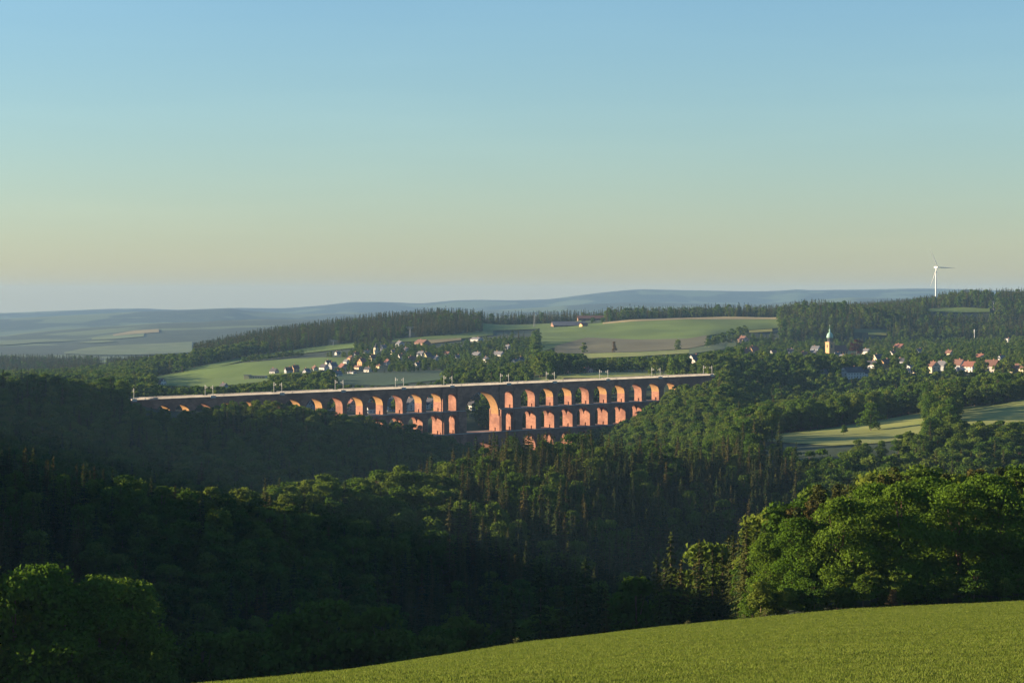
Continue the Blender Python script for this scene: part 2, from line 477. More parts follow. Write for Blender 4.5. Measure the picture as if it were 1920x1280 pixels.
drape('bright green strip above the village', 'bright', [(735, 637), (800, 632), (865, 627), (925, 620)], [(735, 642), (800, 640), (865, 636), (925, 629)], 3000, 4000, 1.2, rows=4)
drape('tan field between village gardens', 'tan', [(802, 639), (865, 635)], [(802, 646), (865, 639)], 2900, 4000, 1.5, rows=3)
drape('bright green strip under the spruce wood', 'bright', [(345, 694), (400, 682), (454, 671), (537, 659), (600, 650), (664, 643)],
      [(345, 699), (400, 691), (454, 678), (537, 667), (600, 660), (664, 653)], 2600, 3800, 1.0, rows=5)
drape('wide green field on the hillside left of the village', 'bright', [(288, 706), (345, 698), (400, 690), (454, 681), (540, 674), (600, 671), (650, 671)],
      [(288, 714), (345, 712), (400, 710), (454, 709), (540, 702), (600, 697), (650, 684)], 2350, 3500, 0.9, rows=9)
drape('lower green field above the scattered houses', 'green', [(288, 714), (400, 710), (505, 706)], [(288, 724), (400, 726), (505, 716)], 2250, 3200, 0.9, rows=4)
drape('blue green meadow behind the viaduct', 'dark', [(625, 702), (720, 700), (835, 695)], [(625, 722), (720, 724), (835, 712)], 2240, 3000, 0.8, rows=6)
drape('grassy railway embankment beyond the viaduct', 'meadow', [(998, 711), (1060, 703), (1120, 699), (1322, 698)], [(998, 716), (1060, 714), (1120, 711), (1322, 701)], 2120, 2480, 0.7, rows=6)
drape('yellow strip beside the copse', 'yellow', [(1404, 621), (1448, 618)], [(1404, 625), (1448, 623)], 2900, 4000, 1.5, rows=3)
drape('yellow rape strip behind the church village', 'yellow', [(1628, 625), (1662, 626)], [(1628, 629), (1662, 630)], 2900, 4000, 1.5, rows=3)
drape('dark green paddock behind the church village', 'dark', [(1600, 618), (1664, 618)], [(1600, 625), (1664, 626)], 2900, 4000, 1.2, rows=3)
drape('green field between the wooded hilltops', 'green', [(1738, 580), (1800, 577), (1856, 580)], [(1738, 584), (1800, 587), (1856, 586)], 3760, 4120, 1.2, rows=4)
drape('olive pasture at the edge of the copse', 'pale', [(1292, 655), (1360, 643)], [(1292, 665), (1360, 655)], 2500, 3500, 1.2, rows=3)
drape('hazy pale field in the far valley', 'pale', [(120, 662), (170, 652), (230, 648), (300, 645), (360, 642)], [(120, 664), (170, 667), (230, 667), (300, 665), (360, 662)], 6300, 8300, 3.0)
drape('hazy tan field on the far slope', 'tan', [(212, 628), (250, 621), (298, 618)], [(212, 631), (250, 627), (298, 624)], 7400, 10000, 3.0, rows=3)
drape('hazy green field on the far slope', 'pale', [(172, 634), (212, 631), (270, 626)], [(172, 638), (212, 637), (270, 632)], 7400, 10000, 3.0, rows=3)
drape('far pale fields at the left edge', 'pale', [(-60, 642), (0, 641), (60, 638.5), (110, 638), (140, 639.5)], [(-60, 650), (10, 648), (60, 644), (140, 640)], 6600, 10000, 3.0, rows=4)
for k, (lab, mt, u0, u1, v0, v1, tilt) in enumerate((
        ('hazy green patch under the far wood at the left', 'pale', 150, 215, 641, 645, -2),
        ('light clearing at the valley mouth', 'green', 184, 212, 677, 682, -1))):
    um = (u0 + u1) / 2; vm = (v0 + v1) / 2
    drape(lab, mt, [(u0, vm), (u0 + 12, v0 + 0.4), (um, v0 + tilt * 0.6 - 0.5), (u1 - 14, v0 + tilt), (u1, vm + tilt)], [(u0, vm + 0.5), (um - 10, v1 + tilt * 0.3), (u1, vm + tilt + 0.5)], 4800 if v0 > 670 else 6300, 10800, 3.0, rows=3)

# ------------------------------------------------------------------ the brick viaduct
M['brick'] = noise_mat('red brickwork', (0.20, 0.092, 0.060), (0.31, 0.148, 0.096), 0.35, 0.9, detail=8, stretch=(1, 1, 2.2), c2=(0.17, 0.075, 0.05), scale2=0.09)
M['soffit'] = noise_mat('ochre vault brick', (0.25, 0.14, 0.055), (0.33, 0.185, 0.075), 0.4, 0.9, detail=8)
M['granite'] = noise_mat('pale granite', (0.30, 0.28, 0.25), (0.42, 0.39, 0.35), 0.5, 0.9)
M['rail_panel'] = noise_mat('pale parapet panels', (0.25, 0.235, 0.21), (0.36, 0.335, 0.30), 0.12, 0.7)
M['steel'] = noise_mat('galvanised steel', (0.19, 0.20, 0.19), (0.27, 0.27, 0.26), 1.5, 0.5)
M['ceramic'] = noise_mat('pale insulators', (0.5, 0.48, 0.42), (0.6, 0.58, 0.52), 2.0, 0.4)
M['ballast'] = noise_mat('ballast', (0.10, 0.085, 0.07), (0.18, 0.15, 0.12), 2.5, 0.95)
VZ0 = -(716.5 - VH) * 1900 / F          # deck level at the middle
S_L, S_R = via_s(232), via_s(1337)
_zl, _zr = -(749.5 - VH) * (VY0 + S_L * SN) / F, -(702.5 - VH) * (VY0 + S_R * SN) / F
VG = (_zr - _zl) / (S_R - S_L)          # gradient of the line
VZ0 = _zl - VG * S_L
viaduct = empty('railway_viaduct', (VX0, VY0, VZ0), TH)
tag(viaduct, 'long red brick railway viaduct with tiers of round arches across the valley', 'viaduct')
# local axes: x along the line, y away from the camera, z up from the deck

def arch_block(a, b, l, r, zs, rise, ztop, y0, y1, n=14):
    """solid spandrel from a to b with a round opening l..r springing at zs; returns (body MB, soffit MB)"""
    body, sof = MB(), MB()
    t = np.linspace(pi, 0, n + 1)
    c, w = (l + r) / 2, (r - l) / 2
    ax = c + w * np.cos(t); az = zs + rise * np.sin(t)
    xs = np.concatenate([[a], ax, [b]]); zl = np.concatenate([[zs], az, [zs]])
    g = lambda x, z: z + VG * x
    k = len(xs)
    vs = []
    for y in (y0, y1):
        vs += [(x, y, g(x, z)) for x, z in zip(xs, zl)]
        vs += [(x, y, g(x, ztop)) for x in xs]
    fs = []
    for i in range(k - 1):
        fs.append((i, i + 1, k + i + 1, k + i))
        fs.append((2*k + i + 1, 2*k + i, 3*k + i, 3*k + i + 1))
        fs.append((k + i, k + i + 1, 3*k + i + 1, 3*k + i))
    fs.append((0, k, 3*k, 2*k)); fs.append((k - 1, 3*k - 1, 4*k - 1, 2*k - 1))
    fs.append((0, 2*k, 2*k + 1, 1)); fs.append((k - 2, 3*k - 2, 3*k - 1, k - 1))
    body.add(vs, fs)
    sv, sf = [], []
    for i in range(1, k - 1):
        sv += [(xs[i], y0, g(xs[i], zl[i])), (xs[i], y1, g(xs[i], zl[i]))]
    for i in range(k - 3):
        sf.append((2*i, 2*i + 2, 2*i + 3, 2*i + 1))
    sof.add(sv, sf)
    return body, sof

def add_arch(name, *args, sof_mat='brick'):
    b, s = arch_block(*args)
    o = b.build(name, M['brick'], viaduct)
    s.build('vault', M[sof_mat], o, smooth=True)
    return o

def pier(x0, x1, y0, y1, z0, z1, door=True):
    m = MB()
    if door and z1 - z0 > 4:
        dz, hw, c = 2.7, 0.75, (y0 + y1) / 2 - 0.6
        m.box(x0, x1, y0, c - hw, z0, z0 + dz, VG); m.box(x0, x1, c + hw, y1, z0, z0 + dz, VG)
        m.box(x0, x1, y0, y1, z0 + dz, z1, VG)
    else:
        m.box(x0, x1, y0, y1, z0, z1, VG)
    return m.build('pier', M['brick'], viaduct)

T1, T2, T3, T4 = 4.6, 6.3, 7.8, 9.2       # half thickness of the four tiers
F1, F2, F3, F4 = -20.0, -38.4, -57.0, -80.0
RU = [281.0, 319.8, 355.1, 397.3, 439.5, 481.8, 524.2, 563.6, 604, 642.3, 680, 717.7, 754.6, 790.6, 827.0,
      'LP', 'BIG', 'RP', 1002.7, 1037, 1071.5, 1104, 1137.5, 1170.8, 1203, 1235.4, 1268]
OPEN = []       # (left, right, kind)
for r in RU:
    if r == 'LP': s = float(via_s(855.2, T1)); OPEN.append((s - 8.8, s, 'slit'))
    elif r == 'BIG': s = float(via_s(934.2, T1)); OPEN.append((float(via_s(871.5, T1)), s, 'big'))
    elif r == 'RP': s = float(via_s(961.5, T1)); OPEN.append((s - 8.8, s, 'slit'))
    else:
        s = float(via_s(r, T1)); w = 15.3 if r > 360 else 12.6
        OPEN.append((s - w, s, 'bay'))
mids = [S_L - 1] + [(OPEN[i][1] + OPEN[i + 1][0]) / 2 for i in range(len(OPEN) - 1)] + [OPEN[-1][1] + 2.2]

def gl(s, t=0):      # land height under the viaduct, in local z
    x, y = VX0 + s * CS + t * SN, VY0 + s * SN - t * CS
    return float(ground_uY(CX + F * x / y, y)[0]) - VZ0 - VG * s

for i, (l, r, kind) in enumerate(OPEN):
    a, b = mids[i], mids[i + 1]
    floor = max(F1, min(gl(l), gl(r)) - 4)
    if kind == 'bay':
        w = (r - l) / 2
        add_arch('upper_arch', a, b, l, r, -4.9 - w, w, -1.2, -T1, T1, sof_mat='soffit' if i % 3 else 'brick')
    elif kind == 'slit':
        add_arch('upper_arch', a, b, l, r, -9.2, 3.2, -1.2, -T1, T1)
    else:
        add_arch('great_arch', a, b, l, r, -24.5, 19.0, -1.2, -T1 - 0.2, T1 + 0.2, 24, sof_mat='soffit')
    # tier two: two slim ribs with a gap between them
    if kind == 'bay' and gl((l + r) / 2) < F1 - 3:
        for y0, y1 in ((-T2, -T2 + 4.4), (T2 - 4.4, T2)):
            add_arch('middle_arch', a, b, l + 0.4, r - 0.4, F1 - 8.6, 5.9, F1 - 0.5, y0, y1)
        m = MB(); m.box(a, b, -T2 + 4.4, T2 - 4.4, F1 - 2.2, F1 - 0.5, VG); m.build('gallery_floor', M['brick'], viaduct)
    elif kind == 'slit':
        for y0, y1 in ((-T2, -T2 + 5.4), (T2 - 5.4, T2)):
            add_arch('middle_arch', a, b, l + 0.3, r - 0.3, F1 - 6.0, 3.0, F1 - 0.5, y0, y1)
    # lower tiers
    if gl((l + r) / 2) < F2 - 3 and kind == 'bay':
        for y0, y1 in ((-T3, -T3 + 5.2), (T3 - 5.2, T3)):
            add_arch('lower_arch', a, b, l + 0.8, r - 0.8, F2 - 10.4, 6.8, F2 - 0.6, y0, y1)
    if gl((l + r) / 2) < F3 - 3 and kind == 'bay':
        add_arch('bottom_arch', a, b, l + 1.2, r - 1.2, F3 - 10.0, 6.5, F3 - 0.6, -T4, T4)
    if kind == 'big':
        add_arch('great_arch', a, b, l + 2, r - 2, F2 - 24, 16.0, F2 - 0.6, -T3, T3, 24)
    if kind == 'slit':
        m = MB(); m.box(a, b, -T3, T3, F4, F2 - 0.6, VG); m.build('pylon_base', M['brick'], viaduct)
for i in range(len(OPEN) + 1):
    x0 = S_L - 1 if i == 0 else OPEN[i - 1][1]
    x1 = OPEN[i][0] if i < len(OPEN) else mids[-1]
    kl = OPEN[i - 1][2] if i else 'bay'; kr = OPEN[i][2] if i < len(OPEN) else 'bay'
    g = min(gl(x0), gl(x1)) - 5
    def spring(k, half=7.65):
        return {'bay': -4.9 - half, 'slit': -9.2, 'big': -24.5}[k]
    if 'big' in (kl, kr):
        zt = -24.5
        other = kl if kr == 'big' else kr
        pier(x0, x1, -T2, T2, F2, F1 - 6.0)
        m = MB(); xa, xb = ((x0 + x1) / 2, x1) if kr == 'big' else (x0, (x0 + x1) / 2)
        # bring the slit side up to its own springing
        xc, xd = (x0, (x0 + x1) / 2) if kr == 'big' else ((x0 + x1) / 2, x1)
        m.box(xc, xd, -T1, T1, F1 - 0.5, -9.2, VG)
        m.box(xc, xd, -T2 - 0.01, T2 + 0.01, F1 - 6.0, F1 - 0.5, VG)
        m.box(xa, xb, -T1 - 0.21, T1 + 0.21, F1 - 6.0, -24.5, VG) if -24.5 > F1 - 6.0 else None
        m.build('pylon', M['brick'], viaduct)
    else:
        zu = min(spring(kl, (OPEN[i-1][1] - OPEN[i-1][0]) / 2) if i else -12, spring(kr, (OPEN[i][1] - OPEN[i][0]) / 2) if i < len(OPEN) else -12)
        zl_ = max(F1, g)
        pier(x0, x1, -T1, T1, zl_, zu, door=(zl_ == F1))
        for half, k, xa, xb in ((0, kl, x0, (x0 + x1) / 2), (1, kr, (x0 + x1) / 2, x1)):
            j = i - 1 if half == 0 else i
            if 0 <= j < len(OPEN):
                sp = spring(k, (OPEN[j][1] - OPEN[j][0]) / 2)
                if sp > zu + 0.05:
                    m = MB(); m.box(xa, xb, -T1, T1, zu, sp, VG); m.build('pier', M['brick'], viaduct)
        if g < F1 - 3:
            zb2 = max(F2, g)
            top2 = F1 - 8.6 if 'slit' not in (kl, kr) else F1 - 8.6
            pier(x0 - 0.4, x1 + 0.4, -T2, T2, zb2, top2, door=(zb2 == F2))
            m = MB(); m.box(x0 - 0.1, x1 + 0.1, -T2 + 0.05, T2 - 0.05, top2, F1 - 0.52, VG); m.build('pier_head', M['brick'], viaduct)
        if g < F2 - 3 :
            zb3 = max(F3, g)
            pier(x0 - 0.8, x1 + 0.8, -T3, T3, zb3, F2 - 10.4, door=False)
            m = MB(); m.box(x0 - 0.5, x1 + 0.5, -T3 + 0.05, T3 - 0.05, F2 - 10.4, F2 - 0.65, VG); m.build('pier_head', M['brick'], viaduct)
        if g < F3 - 3:
            pier(x0 - 1.2, x1 + 1.2, -T4, T4, g, F3 - 10.0, door=False)
# pilasters on the pylons beside the great arch
ib = [k for _, _, k in OPEN].index('big')
for x0, x1 in ((OPEN[ib - 2][1] + 0.5, OPEN[ib - 2][1] + 2.4), (OPEN[ib - 1][1] + 0.5, OPEN[ib][0] - 0.6), (OPEN[ib][1] + 0.6, OPEN[ib][1] + 3.0), (OPEN[ib + 1][1] + 0.4, OPEN[ib + 1][1] + 2.4)):
    for y0, y1 in ((-T1 - 1.5, -T1 - 0.15), (T1 + 0.15, T1 + 1.5)):
        m = MB(); m.box(x0, x1, y0, y1, F1 - 0.4, -1.3, VG); m.build('pilaster', M['brick'], viaduct)
    for y0, y1 in ((-T2 - 1.4, -T2 + 0.1), (T2 - 0.1, T2 + 1.4)):
        m = MB(); m.box(x0, x1, y0, y1, F2 - 0.5, F1 - 0.7, VG); m.build('pilaster', M['brick'], viaduct)
# string courses, deck, ballast
xg0 = OPEN[6][0]; xg1 = OPEN[-1][1] - 4
for y0, y1 in ((-T2 - 0.25, -T1 + 0.4), (T1 - 0.4, T2 + 0.25)):
    for xa, xb in ((xg0, OPEN[ib][0] - 0.2), (OPEN[ib][1] + 0.2, xg1)):
        m = MB(); m.box(xa, xb, y0, y1, F1 - 0.48, F1 + 0.02, VG); m.build('string_course', M['granite'], viaduct)
xh0 = float(via_s(700)); xh1 = float(via_s(1200))
for y0, y1 in ((-T3 - 0.25, -T2 + 0.4), (T2 - 0.4, T3 + 0.25)):
    m = MB(); m.box(xh0, xh1, y0, y1, F2 - 0.55, F2 + 0.03, VG); m.build('string_course', M['granite'], viaduct)
m = MB(); m.box(OPEN[ib][0] - 3, OPEN[ib][1] + 3, -T3 + 0.01, T3 - 0.01, F2 - 0.58, F2, VG); m.build('gallery_floor', M['brick'], viaduct)
m = MB(); m.box(S_L - 3, S_R, -T1 - 0.6, T1 + 0.6, -1.2, -0.35, VG); m.build('deck', M['brick'], viaduct)
m = MB(); m.box(S_L - 3, S_R, -T1 + 0.9, T1 - 0.9, -0.35, 0.1, VG); m.build('ballast_bed', M['ballast'], viaduct)
for yr in (-2.6, -1.1, 1.1, 2.6):
    m = MB(); m.box(S_L - 3, S_R, yr - 0.04, yr + 0.04, 0.1, 0.27, VG); m.build('rail', M['steel'], viaduct)
m = MB(); m.box(OPEN[-1][1] + 2.2, S_R, -T1, T1, -14, -1.2, VG); m.build('abutment', M['brick'], viaduct)
m = MB(); m.box(S_L - 6, S_L - 1, -T1, T1, -14, -1.2, VG); m.build('abutment', M['brick'], viaduct)
# parapet: upright panels set edge-on between a base and a coping, in lengths broken at the masts
MAST_U = [244, 392, 521, 636, 749, 840, 946, 1032, 1132, 1230, 1327]
MAST_S = [float(via_s(u)) for u in MAST_U]
cuts = [S_L + 3] + [s for s in MAST_S if S_L + 8 < s < S_R - 8] + [S_R]
for k in range(len(cuts) - 1):
    a, b = cuts[k] + 2.2, cuts[k + 1] - 2.2
    for yc in (-T1 - 0.35, T1 + 0.35):
        m = MB()
        m.box(a, b, yc - 0.16, yc + 0.16, -0.35, -0.1, VG)
        m.box(a, b, yc - 0.14, yc + 0.14, 1.25, 1.45, VG)
        for x in np.arange(a + 0.1, b - 0.1, 0.36):
            m.box(x, x + 0.07, yc - 0.17, yc + 0.17, -0.1, 1.25, VG)
        tag(m.build('parapet', M['rail_panel'], viaduct), kind='stuff')
for s in MAST_S:
    for yc in (-T1 - 0.75, T1 + 0.75):
        m = MB(); m.box(s - 2.0, s + 2.0, yc - 0.9, yc + 0.9, -1.15, 0.75, VG); m.build('refuge_bay', M['granite'], viaduct)

# catenary masts, one near and one far at each station
ordn = ['first', 'second', 'third', 'fourth', 'fifth', 'sixth', 'seventh', 'eighth', 'ninth', 'tenth', 'eleventh', 'twelfth', 'thirteenth', 'fourteenth', 'fifteenth', 'sixteenth', 'seventeenth', 'eighteenth', 'nineteenth', 'twentieth']
ordn += ['twenty-' + w for w in ordn[:9]] + ['thirtieth'] + ['thirty-' + w for w in ordn[:9]]
pm = MB(); pm.box(-0.14, 0.14, -0.14, 0.14, 0, 7.8); pm.box(-0.26, 0.26, -0.26, 0.26, 0, 0.5)
pole_me = pm.mesh('pole', M['steel'])
am = MB(); am.tube((0, 0, 6.9), (0, 2.9, 6.3), 0.07); am.tube((0, 0, 5.3), (0, 2.9, 6.3), 0.07); am.tube((0, 0.5, 5.5), (0, 3.1, 5.2), 0.05)
arm_me = am.mesh('cantilever_arm', M['steel'])
im = MB(); im.lathe([(0.05, -0.1), (0.24, 0.1), (0.24, 0.55), (0.05, 0.75)], 8)
ins_me = im.mesh('insulator', M['ceramic'], True)
for k, s in enumerate(MAST_S):
    for side, nm in ((-1, 'near'), (1, 'far')):
        yl = side * (T1 + 0.75)
        x, y = VX0 + s * CS - yl * SN, VY0 + s * SN + yl * CS
        o = empty('catenary_mast', (x, y, VZ0 + VG * s + 0.75), TH + (pi if side > 0 else 0))
        tag(o, f'slim steel catenary mast on the {nm} parapet, {ordn[k]} pair from the viaduct\'s left end', 'mast', 'catenary masts along the viaduct')
        link(bpy.data.objects.new('pole', pole_me), o)
        arm = link(bpy.data.objects.new('cantilever_arm', arm_me), o)
        for q, (yy_, zz_) in enumerate(((0.55, 6.5), (0.55, 5.2), (2.7, 5.6))):
            i_ = link(bpy.data.objects.new('insulator', ins_me), arm); i_.location = (0, yy_, zz_); i_.rotation_euler = (0.6 if q < 2 else 0, 0, 0)
clear([(236, 742), (295, 741), (420, 741), (620, 730), (820, 720), (1000, 712), (1240, 702), (1316, 698), (1318, 682), (1340, 682), (1342, 712), (1266, 722), (1240, 745), (1205, 765), (1185, 785), (1110, 800), (1000, 806), (870, 812), (850, 806),
       (790, 800), (720, 783), (640, 776), (560, 760), (500, 752), (440, 750), (370, 769), (300, 767), (288, 757), (238, 752)], 1995, 1000)
clear([(1140, 708), (1240, 702), (1316, 698), (1318, 682), (1340, 682), (1344, 713), (1266, 724), (1240, 748), (1205, 766), (1140, 780)], 2090, 1000)

# ------------------------------------------------------------------ trees
def quads_from(cen, nrm, size, asp=1.0, fold=0.25, g=rng):
    """one folded leaf-clump quad per centre"""
    n = len(cen)
    r = g.normal(size=(n, 3))
    a = np.cross(nrm, r); a /= np.linalg.norm(a, axis=1)[:, None] + 1e-9
    b = np.cross(nrm, a)
    s = size[:, None]
    v = np.stack([cen - a * s, cen - b * s * asp + nrm * s * fold, cen + a * s, cen + b * s * asp + nrm * s * fold], 1)
    return v.reshape(-1, 3), np.arange(4 * n).reshape(n, 4)

def broadleaf(seed, nleaf, leaf, H=20.0, wide=0.36, base=0.16, nl=26, squash=1.0):
    g = np.random.default_rng(seed)
    # lobes of foliage on an uneven egg-shaped envelope
    lobes = []
    for k in range(nl):
        t = g.uniform(0, 1) ** 0.85
        z = base + (1 - base) * t
        env = wide * (np.sin(np.clip((t * 0.86 + 0.14), 0, 1) * pi) ** 0.62) * g.uniform(0.72, 1.12)
        a = g.uniform(0, 2 * pi) if k else 0
        rr = env * g.uniform(0.45, 0.86)
        r = g.uniform(0.085, 0.155) * (1.15 - 0.35 * t)
        lobes.append((rr * cos(a), rr * sin(a), min(z, 1 - r * 0.8), r))
    lobes.append((0, 0, 0.90, 0.11)); lobes.append((0.03, 0, 0.6, 0.20)); lobes.append((-0.02, 0.02, 0.4, 0.18))
    L = np.array(lobes) * H
    w = L[:, 3] ** 2; w /= w.sum()
    idx = g.choice(len(L), nleaf, p=w)
    d = g.normal(size=(nleaf, 3)); d /= np.linalg.norm(d, axis=1)[:, None]
    d[:, 2] = np.where((d[:, 2] < -0.3), -d[:, 2] * 0.7, d[:, 2])
    rad = L[idx, 3] * (0.62 + 0.5 * g.uniform(0, 1, nleaf) ** 0.6)
    # small sub-clusters break the lobes' roundness
    rad *= 1 + 0.16 * np.sin(d[:, 0] * 7 + idx) * np.sin(d[:, 1] * 6 + idx * 2) + 0.1 * np.sin(d[:, 2] * 9 + idx)
    c = L[idx, :3] + d * rad[:, None] * np.array([1, 1, 0.85 * squash])
    c[:, 2] = np.maximum(c[:, 2], H * 0.03)
    n = d * 0.75 + g.normal(size=(nleaf, 3)) * 0.55; n /= np.linalg.norm(n, axis=1)[:, None]
    return quads_from(c, n, leaf * g.uniform(0.6, 1.35, nleaf), 0.7, 0.3, g), L

def trunk(L, H, r, g, limbs=7):
    m = MB()
    p = Vector((0, 0, -0.8)); rr = r
    for k in range(5):
        q = Vector((g.normal() * 0.012 * H, g.normal() * 0.012 * H, H * 0.85 * (k + 1) / 5))
        m.tube(p, q, rr, rr * 0.72, 7); p, rr = q, rr * 0.72
    for k in range(min(limbs, len(L))):
        e = L[k]
        z0 = H * (0.18 + 0.4 * g.uniform())
        z0 = min(z0, e[2] * 0.85)
        mid = Vector((e[0] * 0.5, e[1] * 0.5, (z0 + e[2]) / 2 + 0.02 * H))
        m.tube((0, 0, z0), mid, r * 0.42, r * 0.26, 5); m.tube(mid, (e[0], e[1], e[2]), r * 0.26, r * 0.08, 5)
    return m

def spruce(seed, H=22.0, R=0.15, levels=26, per=9, leaf=0.5, droop=0.35, bare=0.1, gap=0.0, cols=5, topk=1.0):
    """whorls of drooping boughs, each a row of hanging twig sprays"""
    g = np.random.default_rng(seed)
    C, N, S = [], [], []
    for k in range(levels):
        t = (k + g.uniform(-0.3, 0.3)) / levels
        z = H * (bare + (1 - bare) * t)
        rad = H * R * (1 - t) ** (0.75 * topk) * g.uniform(0.75, 1.15) + 0.12
        nb = max(3, int(per * (1 - 0.55 * t)))
        a0 = g.uniform(0, 2 * pi)
        for j in range(nb):
            if g.uniform() < gap: continue
            a = a0 + 2 * pi * j / nb + g.normal() * 0.15
            rl = rad * g.uniform(0.7, 1.2)
            for q in np.linspace(0.25, 1.0, cols):
                r = rl * q
                zz = z - droop * r * (q ** 1.2) * 0.8 + 0.12 * rl * q * q
                C.append((r * cos(a) + g.normal() * 0.06, r * sin(a) + g.normal() * 0.06, zz + g.normal() * 0.08))
                N.append((cos(a) * 0.55 + g.normal() * 0.35, sin(a) * 0.55 + g.normal() * 0.35, 0.75))
                S.append(leaf * (1.15 - 0.45 * q) * (1.1 - 0.5 * t))
    for z in np.linspace(0.93, 1.0, 5):
        C.append((0, 0, H * z)); N.append((g.normal(), g.normal(), 0.2)); S.append(leaf * 0.5)
    C, N, S = np.array(C), np.array(N), np.array(S)
    N /= np.linalg.norm(N, axis=1)[:, None]
    return quads_from(C, N, S, 0.62, -0.35, g)

def pine(seed, H=21.0, n=1100, leaf=0.34):
    """open crown of ragged bunches on a bare stem"""
    g = np.random.default_rng(seed)
    C, N = [], []
    L = []
    for k in range(26):
        t = g.uniform(0, 1)
        z = H * (0.42 + 0.58 * t)
        rr = H * 0.13 * (1.05 - t) ** 0.6 * g.uniform(0.2, 1.0)
        a = g.uniform(0, 2 * pi)
        L.append((rr * cos(a), rr * sin(a), z, H * g.uniform(0.028, 0.055)))
    L.append((0, 0, H * 0.985, H * 0.025))
    L = np.array(L)
    idx = g.integers(0, len(L), n)
    d = g.normal(size=(n, 3)); d /= np.linalg.norm(d, axis=1)[:, None]
    c = L[idx, :3] + d * L[idx, 3:4] * np.array([1.15, 1.15, 0.8]) * g.uniform(0.5, 1.15, n)[:, None]
    nn = d * 0.6 + g.normal(size=(n, 3)) * 0.5 + np.array([0, 0, 0.3]); nn /= np.linalg.norm(nn, axis=1)[:, None]
    return quads_from(c, nn, leaf * g.uniform(0.6, 1.4, n), 0.5, 0.2, g), L

PROTO = {}      # kind -> list of (crown mesh, trunk mesh, whole mesh, height)
def add_proto(kind, crown, L, H, r, mat, seed, limbs=7):
    g = np.random.default_rng(seed + 99)
    cv, cf = crown
    cm = np_mesh('crown', cv, cf, [M[mat]])
    if L is None:
        t = MB(); t.tube((0, 0, -0.8), (0, 0, H * 0.94), r, 0.04, 6)
    else:
        t = trunk(L, H, r, g, limbs)
    tm = t.mesh('trunk', M['bark'])
    tv = np.array(t.v)
    fs = [list(f) for f in cf] + [[i + len(cv) for i in f] for f in t.f]
    wm = np_mesh('tree', np.concatenate([cv, tv]), fs, [M[mat], M['bark']], [0] * len(cf) + [1] * len(t.f))
    PROTO.setdefault(kind, []).append((cm, tm, wm, H))

for k in range(4):
    q, L = broadleaf(11 + k, 18000, 0.25, 20, (0.36, 0.40, 0.33, 0.43)[k], 0.0, 52)
    add_proto('broad_near', q, L, 20, 0.42, 'oak', k, 10)
for k in range(5):
    q, L = broadleaf(31 + k, 2600, 0.52, 20, (0.30, 0.35, 0.26, 0.33, 0.38)[k], 0.12, 24)
    add_proto('broad', q, L, 20, 0.35, 'broad', k + 10, 5)
for k in range(5):
    q, L = broadleaf(51 + k, 520, 1.05, 20, (0.34, 0.40, 0.30, 0.36, 0.44)[k], 0.10, 14)
    add_proto('broad_far', q, L, 20, 0.35, 'broad', k + 20, 3)
for k in range(5):
    q = spruce(71 + k, 22, (0.15, 0.125, 0.17, 0.14, 0.16)[k], 26, 10, 0.62, 0.4, 0.08, 0.08, 5, (1, 0.9, 1.1, 1, 0.85)[k])
    add_proto('spruce', q, None, 22, 0.24, 'spruce', k + 30)
for k in range(4):
    q = spruce(91 + k, 22, (0.16, 0.13, 0.17, 0.15)[k], 12, 7, 1.15, 0.4, 0.06, 0.05, 3)
    add_proto('spruce_far', q, None, 22, 0.24, 'spruce', k + 40)
for k in range(4):
    q, L = pine(111 + k)
    add_proto('pine', q, L, 21, 0.26, 'pine', k + 50, 6)
q, L = broadleaf(131, 2600, 0.52, 20, 0.42, 0.10, 24); add_proto('copper', q, L, 20, 0.35, 'copper', 60, 5)
q, L = broadleaf(132, 2600, 0.52, 20, 0.30, 0.10, 24); add_proto('rust', q, L, 20, 0.35, 'rust', 61, 5)

# hidden store of whole trees for the far-off woods
SRC = {}
for kind, lst in PROTO.items():
    c = bpy.data.collections.new('source ' + kind)
    for i, p in enumerate(lst):
        c.objects.link(bpy.data.objects.new(f'{kind}_source_{i}', p[2]))
    SRC[kind] = c

